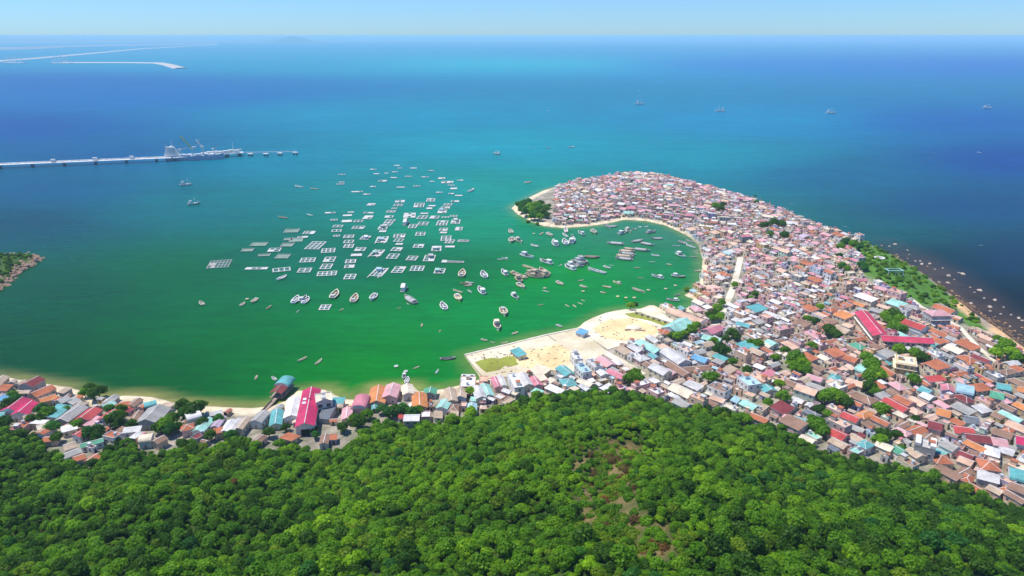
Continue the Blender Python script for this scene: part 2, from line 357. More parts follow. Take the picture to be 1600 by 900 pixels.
tag(grid_mesh('water', wx, wy, lambda X, Y: X * 0, water_col, wmat), kind='structure')
# ------------------------------------------------------------------ ground
def ground_col(X, Y, Z):
    s = sdist(X, Y, LAND); f = sdist(X, Y, FOREST); pk = sdist(X, Y, PARK); si = sdist(X, Y, ISLE)
    px, py, dep = proj(X, Y, Z)
    c = np.tile(np.array([.40, .35, .29]), (len(X), 1))
    n = vnoise(X, Y, 12, 9); n2 = vnoise(X, Y, 4, 10)
    c = c * (.75 + .5 * n)[:, None]
    def mixin(c, k, col): return c * (1 - k[:, None]) + np.array(col) * k[:, None]
    c = mixin(c, sstep(.45, .6, n2) * .5, (.10, .13, .05))
    c = mixin(c, np.where((py < 372) & (px > 860), sstep(7, 5, s), sstep(13, 8, s)) * (1 - sstep(1050, 1100, px) * sstep(420, 380, py)) * (1 - sstep(1300, 1330, px)), (.80, .66, .46))
    c = mixin(c, sstep(13, 9, s) * sstep(1480, 1496, px) * (.2 + .8 * (np.abs(px - 1536) > 12)), (.78, .48, .25))
    c = mixin(c, sstep(0.6, -1.5, s), (.22, .2, .12))
    c = mixin(c, sstep(-4, 2, pk) * sstep(1, 4, s) * (1 - sstep(13, 9, s) * sstep(1480, 1496, px)), (.10, .23, .035))
    c = mixin(c, sstep(-3, 3, f), (.05, .085, .02))
    gd = np.full(len(X), 1e9)
    for gx, gy in GULLYW: gd = np.minimum(gd, np.hypot(X - gx, Y - gy))
    c = mixin(c, sstep(13, 7, gd) * (.35 + .65 * (n2 > .42)), (.21, .155, .065))
    c = mixin(c, sstep(-1, 2, si), (.36, .24, .15))
    c = mixin(c, sstep(4, 8, si), (.06, .12, .03))
    return c
gxs = np.concatenate([np.arange(-1000, -640, 12), np.arange(-640, 760, 4), np.arange(760, 1220, 20)]); gys = np.concatenate([np.arange(-240, 100, 20), np.arange(100, 1190, 4)])
gmat = mat('ground', (.4, .35, .3), .95, 'ground', .1)
tag(grid_mesh('ground', gxs, gys, height, ground_col, gmat), kind='structure')
# ------------------------------------------------------------------ ground sheets
def sheet(name, poly, z, material, thick=0.0):
    mb = MB(); top = [(x, y, z) for x, y in poly]
    mb.quad(top, 0, [(p[0], p[1]) for p in top])
    if thick:
        n = len(poly)
        for i in range(n):
            a = top[i]; b = top[(i + 1) % n]; mb.quad([(a[0], a[1], z - thick), (b[0], b[1], z - thick), b, a], 0)
    o = mb.build(name, material); tag(o, kind='structure'); return o
conc = mat('quay concrete', (.74, .65, .48), .9, 'sandy', .1)
sand = mat('pale sand', (.82, .64, .36), .95, 'sandy', .1)
sandw = mat('white sand', (.82, .74, .58), .95, 'sandy', .1)
grass = mat('thin grass', (.30, .33, .06), .95, 'sandy', .1)
path = mat('path concrete', (.72, .66, .54), .9, 'sandy', .1)
sheet('quay', QUAY, 1.85, conc, 3.0)
sheet('sand_flat', SAND2, 1.84, sandw, 2.5)
sheet('sand_court', W([(802, 552), (826, 547), (872, 537), (896, 552), (890, 562), (866, 578), (812, 573)], 1.9), 1.862, sand)
sheet('grass_patch', W([(742, 566), (752, 562), (768, 559), (781, 560), (790, 557), (803, 556), (817, 561), (806, 565), (812, 569), (798, 573), (788, 572), (781, 578), (760, 582), (752, 576)], 1.9), 1.858, grass)
sheet('sand_patch', W([(925, 512), (950, 500), (990, 496), (1022, 508), (1030, 518), (1010, 528), (975, 532), (945, 528)], 1.9), 1.852, sand)
sheet('grass_strip', W([(975, 490), (1000, 487), (1022, 496), (1046, 506), (1040, 510), (1015, 501), (985, 495)], 1.9), 1.856, grass)
for a_, b_ in (((855, 523), (868, 533)), ((905, 512.5), (918, 523))):
    p0, p1 = at(*a_, 1.9), at(*b_, 1.9); rr = math.atan2(p1[1] - p0[1], p1[0] - p0[0]); m = MB(); m.box(((p0[0] + p1[0]) / 2, (p0[1] + p1[1]) / 2, 1.9), (math.dist(p0, p1), .5, .12), 0, rr)
    tag(m.build('quay_joint', mat('joint', (.2, .16, .12), .9)), kind='structure')
kp = W([(726, 554), (766, 544.5), (811, 533.5), (856, 522.5), (905, 512.5)], 1.9); m = MB()
for p0, p1 in zip(kp, kp[1:]):
    rr = math.atan2(p1[1] - p0[1], p1[0] - p0[0]); m.box(((p0[0] + p1[0]) / 2, (p0[1] + p1[1]) / 2 - .6, 2.05), (math.dist(p0, p1), 1.0, .5), 0, rr)
tag(m.build('quay_kerb', mat('kerb', (.78, .74, .64), .85, 'plaster')), kind='structure')
m = MB()
for _ in range(120):
    px, py = R.choice(((R.uniform(800, 900), R.uniform(540, 578)), (R.uniform(930, 1035), R.uniform(492, 530)), (R.uniform(735, 800), R.uniform(550, 585))))
    x, y = at(px, py, 1.9)
    if max(float(sdist([x], [y], QUAY)[0]), float(sdist([x], [y], SAND2)[0])) < 1.5: continue
    m.box((x, y, 1.98), (R.uniform(.4, 1.8), R.uniform(.3, .9), R.uniform(.15, .5)), 0, R.uniform(0, 3))
tag(m.build('litter', mat('driftwood', (.30, .25, .19), .9, 'wood')), 'scattered driftwood and litter on the sand of the quay', 'litter', None, 'stuff')
def ribbon(name, pts, wd, dz, material, lift=.25):
    mb = MB(); P = []
    for i in range(len(pts) - 1):
        n = max(2, int(math.dist(pts[i], pts[i + 1]) / 5))
        for k in range(n): P.append((pts[i][0] + (pts[i + 1][0] - pts[i][0]) * k / n, pts[i][1] + (pts[i + 1][1] - pts[i][1]) * k / n))
    P.append(pts[-1]); S = []
    for i, p in enumerate(P):
        a = P[max(0, i - 1)]; b = P[min(len(P) - 1, i + 1)]; L = math.dist(a, b) or 1; nx, ny = -(b[1] - a[1]) / L, (b[0] - a[0]) / L
        q1 = (p[0] + nx * wd / 2, p[1] + ny * wd / 2); q2 = (p[0] - nx * wd / 2, p[1] - ny * wd / 2)
        z = max(hz(*q1), hz(*q2), hz(*p)) + lift + dz
        S.append(((q1[0], q1[1], z), (q2[0], q2[1], z)))
    for i in range(len(S) - 1): mb.quad([S[i][0], S[i + 1][0], S[i + 1][1], S[i][1]], 0)
    for i in range(len(S) - 1):
        for j in (0, 1):
            a, b = S[i][j], S[i + 1][j]; mb.quad([a, b, (b[0], b[1], b[2] - .6), (a[0], a[1], a[2] - .6)], 0)
    return tag(mb.build(name, material), kind='structure')
ribbon('road', ROADP, 5.2, 0, path)
R2 = [hit(x, y) for x, y in [(1425, 468), (1440, 480), (1470, 496), (1500, 512), (1530, 545), (1560, 570)]]
ribbon('lane', R2, 3.2, 0, path)
R3 = [hit(x, y) for x, y in [(948, 551), (900, 528), (880, 518)]]
R4 = [hit(x, y) for x, y in [(902, 524), (930, 542), (952, 555), (985, 573), (1004, 586)]]
ribbon('path', R4, 5.5, 0, path)
ROADS = [(ROADP, 3.8), (R2, 3.5), (R4, 3.6)]
def road_d(x, y):
    b = 1e9
    for pts, wd in ROADS:
        for i in range(len(pts) - 1):
            (ax, ay), (bx, by) = pts[i], pts[i + 1]; ex, ey = bx - ax, by - ay
            t = max(0, min(1, ((x - ax) * ex + (y - ay) * ey) / (ex * ex + ey * ey))); b = min(b, math.hypot(x - ax - t * ex, y - ay - t * ey) - wd)
    return b
# ------------------------------------------------------------------ labels
ORD = ['leftmost', 'second from the left', 'third from the left', 'fourth from the left', 'fifth from the left', 'sixth from the left', 'seventh from the left', 'eighth from the left',
       'ninth from the left', 'tenth from the left', 'eleventh from the left', 'twelfth from the left', 'thirteenth from the left', 'fourteenth from the left', 'fifteenth from the left', 'sixteenth from the left']
def side(dx, dy):
    if abs(dx) > 1.1 * abs(dy): return 'right of' if dx > 0 else 'left of'
    return 'below' if dy > 0 else 'above'
def label_all(items, region, maxd=1e9):
    """items: dict(o, px, py, d, s); gives each a label of its own"""
    for it in items: it['r'] = region(it['px'], it['py'])
    cand = {}
    def uniq(fn, todo):
        seen = {}
        for it in todo:
            l = fn(it); seen.setdefault(l, []).append(it)
        rest = []
        for l, g in seen.items():
            if l and len(g) == 1 and l not in cand: cand[l] = g[0]; g[0]['o']['label'] = l
            else: rest += g
        return rest
    def near(it, k=1):
        ds = sorted(((it['px'] - j['px']) ** 2 + (1.6 * (it['py'] - j['py'])) ** 2, id(j), j) for j in items if j is not it and j['s'] != it['s'])
        return ds[k - 1][2] if len(ds) >= k else None
    def words(x): return len(x.split())
    def t2(it):
        n_ = near(it)
        if not n_: return None
        l = '%s %s a %s, %s' % (it['d'], side(it['px'] - n_['px'], it['py'] - n_['py']), n_['s'], it['r'])
        return l if words(l) <= 16 else None
    def t3(it):
        n_ = near(it, 2)
        if not n_: return None
        l = '%s %s a %s, %s' % (it['d'], side(it['px'] - n_['px'], it['py'] - n_['py']), n_['s'], it['r'])
        return l if words(l) <= 16 else None
    todo = uniq(lambda it: (it['d'] + ' ' + it['r']) if words(it['d'] + ' ' + it['r']) <= 16 else None, items)
    todo = uniq(t2, todo); todo = uniq(t3, todo)
    g = {}
    for it in todo: g.setdefault(it['d'] + ' ' + it['r'], []).append(it)
    for l, lst in g.items():
        lst.sort(key=lambda i: i['px'])
        if len(lst) > len(ORD): print('MANY', l, len(lst))
        # those named already under the same words are counted too, so that the ordinal is true
        full = sorted([i for i in items if i['d'] + ' ' + i['r'] == l], key=lambda i: i['px'])
        for it in lst:
            k = full.index(it); kk = min(k, len(ORD) - 1)
            if len(full) - 1 == k and k > 0: t = 'rightmost'
            elif k < len(ORD): t = ORD[k].replace(' from the left', ' from left')
            else: t = 'number %d from the left' % (k + 1)
            it['o']['label'] = '%s %s, %s' % (it['d'], it['r'], t)
            if words(it['o']['label']) > 16: it['o']['label'] = it['o']['label'].replace('with a small cabin', 'with cabin').replace(' roofed house', ' house')

# ------------------------------------------------------------------ houses
ROOFLIST = list(ROOF); WALLLIST = list(WALL)
def roof_mb(L, Wd, h, kind, oh=.45):
    """mats 0 roof, 1 trim/wall"""
    m = MB(); a, b = L / 2 + oh, Wd / 2 + oh; t = .14
    if kind == 'gable':
        r = h + Wd * .22; e = h - .05
        m.quad([(-a, -b, e), (a, -b, e), (a, 0, r), (-a, 0, r)]); m.quad([(a, b, e), (-a, b, e), (-a, 0, r), (a, 0, r)])
        m.quad([(-a, -b, e - t), (-a, 0, r - t), (a, 0, r - t), (a, -b, e - t)]); m.quad([(a, b, e - t), (a, 0, r - t), (-a, 0, r - t), (-a, b, e - t)])
        for s_ in (-1, 1): m.quad([(-a, s_ * b, e - t), (a, s_ * b, e - t), (a, s_ * b, e), (-a, s_ * b, e)][::s_], 1)
        for s_ in (-1, 1):
            for q in (-1, 1): m.quad([(s_ * a, q * b, e - t), (s_ * a, 0, r - t), (s_ * a, 0, r), (s_ * a, q * b, e)], 1)
        m.box((0, 0, r + .03), (2 * a, .32, .1), 1)
    elif kind == 'hip':
        r = h + Wd * .26; e = h - .05; c = max(0.2, a - b)
        m.quad([(-a, -b, e), (a, -b, e), (c, 0, r), (-c, 0, r)]); m.quad([(a, b, e), (-a, b, e), (-c, 0, r), (c, 0, r)])
        m.quad([(a, -b, e), (a, b, e), (c, 0, r)]); m.quad([(-a, b, e), (-a, -b, e), (-c, 0, r)])
        m.box((0, 0, e - t / 2 - .01), (2 * a, 2 * b, t), 1)
        for sx in (-1, 1):
            for sy in (-1, 1): m.bar((sx * a, sy * b, e + .05), (sx * c, 0, r + .05), .22, .1, 1)
        m.box((0, 0, r + .03), (2 * c + .2, .28, .1), 1)
    elif kind == 'shed':
        r = h + Wd * .16; e = h - .05
        m.quad([(-a, -b, e), (a, -b, e), (a, b, r), (-a, b, r)]); m.quad([(-a, -b, e - t), (-a, b, r - t), (a, b, r - t), (a, -b, e - t)])
        m.quad([(-a, -b, e - t), (a, -b, e - t), (a, -b, e), (-a, -b, e)], 1); m.quad([(a, b, r - t), (-a, b, r - t), (-a, b, r), (a, b, r)], 1)
        for s_ in (-1, 1): m.quad([(s_ * a, -b, e - t), (s_ * a, b, r - t), (s_ * a, b, r), (s_ * a, -b, e)], 1)
    elif kind == 'vault':
        n = 8; r0 = b; hh = Wd * .28; P = [(-r0 * math.cos(math.pi * k / n), h + hh * math.sin(math.pi * k / n)) for k in range(n + 1)]
        for k in range(n):
            (y0, z0), (y1, z1) = P[k], P[k + 1]; m.quad([(-a, y0, z0), (a, y0, z0), (a, y1, z1), (-a, y1, z1)])
        for s_ in (-1, 1): m.quad([(s_ * a, y, z) for y, z in P], 1)
    else:  # flat with parapet
        m.quad([(-L / 2, -Wd / 2, h + .02), (L / 2, -Wd / 2, h + .02), (L / 2, Wd / 2, h + .02), (-L / 2, Wd / 2, h + .02)], 0)
        p = .22
        m.box((0, -Wd / 2 + p / 2, h + .25), (L, p, .5), 1); m.box((0, Wd / 2 - p / 2, h + .25), (L, p, .5), 1)
        m.box((-L / 2 + p / 2, 0, h + .25), (p, Wd - 2 * p, .5), 1); m.box((L / 2 - p / 2, 0, h + .25), (p, Wd - 2 * p, .5), 1)
    return m
def wall_mb(L, Wd, h, kind, z0=-2.0):
    m = MB(); a, b = L / 2, Wd / 2
    for P in (((-a, -b), (a, -b)), ((a, -b), (a, b)), ((a, b), (-a, b)), ((-a, b), (-a, -b))):
        (x0, y0), (x1, y1) = P; m.quad([(x0, y0, z0), (x1, y1, z0), (x1, y1, h - .08), (x0, y0, h - .08)])
    if kind == 'gable':
        r = h + Wd * .22 - .1
        for s_ in (-1, 1): m.quad([(s_ * a, -b, h - .08), (s_ * a, b, h - .08), (s_ * a, 0, r)])
    if kind == 'shed':
        r = h + Wd * .16 - .12; m.quad([(a, b, h - .08), (-a, b, h - .08), (-a, b, r), (a, b, r)])
        for s_ in (-1, 1): m.quad([(s_ * a, -b, h - .08), (s_ * a, b, h - .08), (s_ * a, b, r)])
    return m
def cam_sides(sp):
    """sides of the house that face the camera, best first: (axis, sign)"""
    ca, sa = math.cos(sp['rz']), math.sin(sp['rz']); out = []
    for ax, sg in ((0, 1), (0, -1), (1, 1), (1, -1)):
        nx, ny = (ca * sg, sa * sg) if ax == 0 else (-sa * sg, ca * sg)
        out.append((-(nx * sp['x'] + ny * sp['y']) / math.hypot(sp['x'], sp['y']), ax, sg))
    out.sort(reverse=True); return [(a, s) for d, a, s in out if d > .25]
def openings(sp):
    """window and door boxes: (kind, centre, size)"""
    res = []; L, Wd, h = sp['L'], sp['W'], sp['h']
    fl = 2 if h > 5 else 1
    for (ax, sg) in cam_sides(sp)[:2]:
        span = Wd if ax == 0 else L; n = max(1, min(4, int(span / 3.2)))
        for f in range(fl):
            for k in range(n):
                u = (k + .5) / n * span - span / 2; z = 1.6 + f * 3.1
                door = (f == 0 and k == n // 2 and (ax, sg) == cam_sides(sp)[0])
                w_, hh = (1.2, 2.1) if door else (1.15, 1.25)
                zz = 1.05 if door else z
                off = (L if ax == 0 else Wd) / 2 * sg + sg * .04
                c = (off, u, zz) if ax == 0 else (u, off, zz)
                size = (.12, w_, hh) if ax == 0 else (w_, .12, hh)
                res.append(('door' if door else 'window', c, size, ax, sg))
    return res
def window_mb(c, size, ax, sg, door):
    m = MB(); m.box((0, 0, 0), (size[0] + (0 if ax == 0 else .3), size[1] + (.3 if ax == 0 else 0), size[2] + .3), 0)
    o = sg * .075
    m.box((o if ax == 0 else 0, 0 if ax == 0 else o, 0), (.06 if ax == 0 else size[0], size[1] if ax == 0 else .06, size[2]), 1)
    if not door: m.box((o * 1.6 if ax == 0 else 0, 0 if ax == 0 else o * 1.6, 0), (.04 if ax == 0 else .08, .08 if ax == 0 else .04, size[2]), 0)
    return m
def build_house(sp, name='house', label=None, cat='house', group=None):
    z0 = sp.get('z', hz(sp['x'], sp['y']))
    root = empty(name, (sp['x'], sp['y'], z0), sp['rz'])
    wall_mb(sp['L'], sp['W'], sp['h'], sp['kind']).build('wall', wallmat(sp['wall']), root)
    rf = roof_mb(sp['L'], sp['W'], sp['h'], sp['kind']).build('roof', [roofmat(sp['roof']), TRIM() if sp['kind'] != 'flat' else wallmat(sp['wall'])], root)
    if sp['kind'] == 'flat' and sp['L'] > 5:
        t = MB(); q = R.choice((-1, 1)); t.cyl((q * sp['L'] * .28, .1, sp['h'] + .35), .75, 1.5, 10, 0); t.box((q * sp['L'] * .28, .1, sp['h'] + .19), (1.5, 1.5, .3), 0)
        t.build('water_tank', mat('steel tank', (.55, .57, .6), .35, None, .6), rf)
        if sp['L'] > 8:
            t = MB(); t.box((-q * sp['L'] * .28, 0, sp['h'] + 1.15), (2.6, min(2.4, sp['W'] * .5), 2.2), 0); t.box((-q * sp['L'] * .28, 0, sp['h'] + 2.33), (3.0, min(2.8, sp['W'] * .6), .16), 1)
            t.build('stair_hut', [wallmat(sp['wall']), roofmat('terracotta' if R.random() < .5 else 'pale grey')], rf)
    if not sp.get('nowin'):
        for kd, c, size, ax, sg in openings(sp):
            window_mb(c, size, ax, sg, kd == 'door').build(kd, [TRIM(), GLASS() if kd == 'window' else WOOD()], root, c)
    tag(root, label, cat, group); return root
HOUSES = []            # every generic house of the town, as specs
CELL = {}
def obb(sp, g=0.0):
    ca, sa = math.cos(sp['rz']), math.sin(sp['rz']); a, b = sp['L'] / 2 + g, sp['W'] / 2 + g
    return [(sp['x'] + x * ca - y * sa, sp['y'] + x * sa + y * ca) for x, y in ((-a, -b), (a, -b), (a, b), (-a, b))]
def overlap(A, B):
    for P in (A, B):
        for i in range(2):
            ex, ey = P[i + 1][0] - P[i][0], P[i + 1][1] - P[i][1]
            for nx, ny in ((ex, ey),):
                a = [x * nx + y * ny for x, y in A]; b = [x * nx + y * ny for x, y in B]
                if max(a) < min(b) or max(b) < min(a): return False
    return True
def place(sp, gap=.5, force=False):
    P = obb(sp, gap / 2); cs = {(int((sp['x'] + i * 12) // 24), int((sp['y'] + j * 12) // 24)) for i in (-1, 0, 1) for j in (-1, 0, 1)}
    if not force:
        seen = set()
        for c in cs:
            for q in CELL.get(c, ()):
                if id(q) in seen: continue
                seen.add(id(q))
                if overlap(P, q): return False
    keep = P
    for c in cs: CELL.setdefault(c, []).append(keep)
    return True
def block(x, y, L, Wd, rz=0): place(dict(x=x, y=y, L=L, W=Wd, rz=rz), 0, True)
def axis_spec(x1, y1, x2, y2, wd, roof, kind='gable', h=3.4, wall='white', lift=None):
    """a roof whose long axis runs between two points of the photo"""
    lift = h + .8 if lift is None else lift
    a = hit(x1, y1, lift); b = hit(x2, y2, lift)
    return dict(x=(a[0] + b[0]) / 2, y=(a[1] + b[1]) / 2, L=max(4, math.dist(a, b)), W=wd, rz=math.atan2(b[1] - a[1], b[0] - a[0]), h=h, kind=kind, roof=roof, wall=wall)
HAND = """14 641 36 624 11 crimson gable white|30 646 50 629 9 crimson gable white|78 650 101 632 7 teal shed cream|127 654 148 638 8 red gable pink|136 664 156 650 4 pink shed grey|161 654 180 641 7 red gable white
207 655 217 641 4 brown gable pink|228 659 249 636 12 grey gable grey|256 650 267 642 6 pale_blue shed grey|226 632 243 628 5 teal vault grey|161 634 177 627 5 mint gable white
28 600 39 595 7 tan gable cream|40 601 60 591 9 maroon gable grey|50 616 80 603 8 terracotta gable peach|62 624 86 617 6 orange gable peach|95 612 108 604 3 tan shed grey|91 626 105 620 6 grey gable grey|108 628 121 622 6 grey shed grey
95 656 126 634 8 grey gable grey|111 651 130 638 7 maroon gable grey|-4 624 11 616 7 blue gable pale_blue|-10 648 7 646 7 teal gable grey|37 651 62 644 6 tan gable cream|58 666 79 660 6 cream gable peach|61 676 81 663 5 terracotta gable white|74 673 91 664 5 maroon gable grey
96 670 119 664 5 white shed cream|118 679 136 668 5 red gable white|69 684 90 682 5 terracotta gable peach|100 697 117 692 6 tan gable white|126 694 160 685 4 green gable white|98 711 124 701 5 grey gable white|115 715 131 710 5 terracotta gable cream
193 671 219 668 4 pale_grey shed white|219 684 237 682 6 cream vault white|241 689 256 681 5 brown gable peach|248 694 266 679 4 orange gable cream|291 651 311 645 8 white vault pale_green|283 667 302 663 6 terracotta hip pink|308 672 327 653 6 mint gable white
335 665 347 649 4 lilac gable grey|328 645 346 641 4 pale_grey gable grey|350 672 362 655 4 white gable cream|361 670 374 653 3 pale_grey gable white|372 668 385 652 4 tan gable cream|335 672 346 670 4 terracotta shed peach
399 657 413 642 6 grey gable white|430 662 433 640 6 teal gable pale_green|441 652 446 638 5 tan gable peach|455 650 462 620 8 white gable white|541 653 543 636 5 pink gable peach|560 636 567 619 8 rose vault pink
588 628 592 604 9 orange gable peach|599 628 601 612 5 red shed peach|608 619 615 600 8 pink gable pink|624 621 622 599 8 crimson gable pink|638 614 636 600 6 cream gable white|656 635 655 614 8 orange gable peach|671 614 673 606 7 green gable grey
690 630 684 606 8 white gable cream|690 636 698 624 6 mint gable white|706 625 702 606 6 tan gable peach|716 624 712 603 6 tan hip peach|752 620 745 603 6 pale_grey gable pale_green|764 617 756 600 6 mint gable white|765 612 757 591 5 white gable pink|779 603 772 588 4 rose gable pink|787 601 780 586 4 pale_grey gable white
797 606 787 584 7 white gable cream|812 604 800 582 6 white flat white|826 600 815 582 5 pale_grey gable cream|841 601 834 588 6 rose gable pink|856 603 846 592 7 pink gable pink|891 584 876 572 7 teal gable white|892 601 884 590 8 teal hip pale_green|976 588 952 577 6 rose gable white
838 580 850 592 4 cream shed cream|904 566 918 580 6 pale_blue flat white|921 560 936 572 6 pale_grey flat white|897 549 905 560 5 white flat white|935 575 945 584 5 white gable white|905 592 925 600 5 cream gable peach
1104 517 1122 510 9 rose gable pink|1100 524 1126 531 8 mint gable pale_green|1158 534 1178 545 8 teal shed white|1153 503 1172 508 6 teal gable peach|1200 531 1212 537 6 mint gable pale_green|1085 555 1105 562 7 blue gable white|1040 545 1070 565 10 pale_grey gable white|1000 532 1030 548 8 mint gable pale_blue
1045 565 1075 584 7 brown gable peach|1068 575 1108 572 6 brown gable cream|1162 586 1180 600 9 pale_blue flat white|1165 603 1182 622 8 teal gable pale_blue|1162 626 1182 636 7 mint gable pale_green|1196 602 1205 610 8 teal gable cream|1240 652 1265 660 7 teal gable pale_blue
1297 586 1312 590 9 teal hip white|1300 603 1316 597 8 white flat cream|1343 573 1355 578 9 mint vault pale_green|1322 556 1340 562 8 terracotta gable pink|1325 592 1350 600 7 peach gable cream|1228 594 1250 602 7 brown gable cream|1262 585 1285 592 6 pink gable white|1280 583 1290 600 6 brown gable peach
1440 605 1455 612 7 teal gable white|1443 614 1458 621 7 white gable pale_green|1402 618 1425 630 7 terracotta gable pink|1385 622 1418 640 7 red gable peach|1425 620 1445 632 6 peach gable pink|1422 636 1438 644 6 peach hip peach|1300 672 1322 682 8 red gable pink|1265 650 1285 662 8 grey gable white
1318 645 1342 655 7 red gable cream|1495 605 1520 610 10 pale_blue vault pale_blue|1480 600 1482 610 6 rose gable lilac|1558 600 1578 604 8 teal gable pale_blue|1590 605 1604 608 7 orange gable peach|1548 613 1568 618 9 green gable grey|1507 652 1528 655 8 slate gable grey|1465 640 1485 645 9 orange gable white
1452 660 1472 665 9 maroon gable pink|1490 668 1520 672 8 red gable cream|1508 680 1545 684 8 maroon gable grey|1548 686 1572 690 8 pink gable white|1588 684 1606 688 9 crimson gable white|1475 690 1495 700 7 grey gable white|1512 688 1540 702 6 orange gable peach
1500 706 1520 714 7 maroon gable pink|1465 708 1478 722 8 terracotta hip peach|1478 718 1502 724 7 mint gable grey|1500 714 1520 722 6 peach gable cream|1496 700 1530 712 6 pale_grey gable white|1540 700 1562 706 9 white hip white|1556 712 1580 716 9 cream hip cream|1530 722 1560 726 9 terracotta hip peach
1528 738 1560 746 8 pale_grey gable grey|1505 742 1520 748 7 terracotta hip peach|1578 738 1602 744 9 teal vault pale_green|1580 755 1605 765 7 brown gable cream|1345 688 1360 696 7 teal hip white|1372 690 1395 700 6 cream gable cream|1400 698 1412 706 6 green gable white|1422 700 1440 712 6 tan gable cream"""
for ln in HAND.replace('\n', '|').split('|'):
    q = ln.split(); x1, y1, x2, y2, wd = map(float, q[:5])
    sp = axis_spec(x1, y1, x2, y2, wd, q[5].replace('_', ' '), q[6], R.choice((3.2, 3.6, 4.2)) if q[6] != 'flat' else 6.2, q[7].replace('_', ' '))
    sp['hand'] = True
    if place(sp, -2.0): HOUSES.append(sp)
# special buildings reserve their plots
SPECIAL = {}
def special(key, x1, y1, x2, y2, wd, lift=4, h=4):
    sp = axis_spec(x1, y1, x2, y2, wd, 'red', 'gable', h, 'cream', lift); SPECIAL[key] = sp; place(sp, .5, True); return sp
special('school_a', 1347, 489, 1377, 523, 9, 7, 6.5); special('school_b', 1377, 526, 1455, 527, 9, 7, 6.5); special('annex', 1414, 502, 1446, 512, 10, 5, 4.5)
special('terrace', 1450, 490, 1480, 490, 10, 9, 9); special('tan', 1400, 562, 1430, 566, 13, 6, 6.4)
special('hall', 476, 663, 487, 607, 9.5, 7, 6); special('white_house', 505, 618, 507, 632, 9, 7, 6.8); special('shed', 503, 643, 519, 644, 12, 4, 3.6); special('aqua', 519, 625, 537, 625, 5, 4, 3.6)
special('mint_hall', 1046, 513, 1072, 499, 13, 7, 6); special('peach_hall', 1046, 484, 1098, 503, 8, 5, 4.5); special('parapet', 1430, 690, 1462, 698, 9, 8, 8)
special('quay_blue', 904, 517, 915, 521, 6, 3, 3.2); special('quay_teal', 804, 546, 816, 556, 6, 3, 3.2); special('round_roof', 1037, 513, 1043, 521, 8, 4, 4)
block(*at(193, 632, 2), 9, 9); block(*at(1113, 452, 2), 16, 12); block(*at(990, 513, 2), 12, 12)
for q_ in range(7): block(*at(390 + q_ * 8, 668 - q_ * 9, 3), 7, 7)
block(*at(382, 660, 2), 9, 9); block(*at(548, 662, 2), 10, 8); block(*at(520, 676, 2), 16, 8)
# trees inside the town: keep their plots free
TOWN_TREES = """8 660 5|48 655 4|82 668 5|90 683 4|104 640 3|120 664 4|170 640 4|188 640 4|206 664 4|270 655 5|284 634 5|292 638 4|318 660 4|342 655 4|330 680 4|360 680 4|420 676 4|446 668 3|536 668 4|574 648 4|598 640 4|652 642 4|12 632 5|20 618 4|25 626 5|66 640 5|72 646 5|64 652 4|178 655 6|186 650 5|184 662 4|250 668 5|258 664 6|266 670 5|276 668 4|298 642 6|310 638 6|286 646 4|140 606 4|146 616 5|154 612 5|132 614 4|140 676 5|150 684 4|152 674 5|490 672 3|493 680 3|552 655 4|560 658 5|606 646 5|630 640 5|642 645 5|618 640 4|735 612 4
812 321 7|815 327 6|820 318 7|822 330 8|828 324 8|832 330 8|838 322 8|842 328 8|848 332 7|836 336 7|826 315 6|852 326 7|844 318 6|830 339 5|843 339 6|854 336 5|858 322 4|840 350 3|825 347 3|890 343 3|896 344 3|1118 322 6|1126 326 6|1130 320 5|1182 316 4|1196 352 6|1210 348 7|1222 350 6|1204 366 5|1226 368 6|1180 308 4|1322 378 6|1334 382 6|1344 386 5|1314 385 5|1316 416 5|1324 420 4|1346 414 5|1350 418 4|1312 400 4
985 478 4|978 474 3|992 476 3|1073 452 3|1148 445 4|1120 482 5|1128 473 4|1118 492 5|1126 496 5|1107 492 4|1113 498 4|1078 515 5|1088 510 5|1060 526 5|1068 522 4|1050 524 4|1144 520 5|1150 526 4|1135 530 4|1126 545 6|1134 548 5|1115 533 4|1184 538 5|1172 536 4|1180 460 4|1174 466 3|1245 560 7|1252 568 6|1240 572 5|1258 578 5|1235 566 4|1228 548 4|1268 540 4|1274 502 4|1262 498 4|1296 516 6|1304 522 5|1310 526 4|1282 480 4
1384 495 6|1396 492 7|1404 500 6|1398 510 6|1408 514 5|1390 500 5|1404 546 5|1410 550 4|1430 552 5|1440 558 5|1352 560 6|1360 574 7|1368 582 6|1356 590 5|1376 586 5|1364 566 5|1290 620 6|1302 618 6|1314 622 5|1282 640 4|1292 648 4|1322 630 5|1380 640 5|1374 636 4|1428 593 5|1360 604 5|1366 610 4|1278 664 6|1284 672 5|1270 656 4|1380 680 5|1376 690 5|1410 702 3|1400 680 4|1430 655 3|1570 540 7|1562 546 5|1580 552 6|1588 560 5|1556 552 5|1598 562 5|1558 530 4|1202 675 4|1212 560 4|992 582 4|984 592 5|998 590 4|1145 566 4|1108 590 5|1116 588 4|1168 578 4|1225 620 5|1218 600 4|1200 630 4"""
TT = []
for ln in TOWN_TREES.replace('\n', '|').split('|'):
    a, b, r = map(float, ln.split()); x, y = hit(a, b, r * .8); TT.append((x, y, r, a, b)); block(x, y, r * .9, r * .9)
def region_kind(px, py):
    if px < 720: return 'L'
    if py < 360: return 'F'
    if py < 480: return 'M'
    if px < 1260 and py < 640: return 'C'
    if px < 1180: return 'C'
    return 'R'
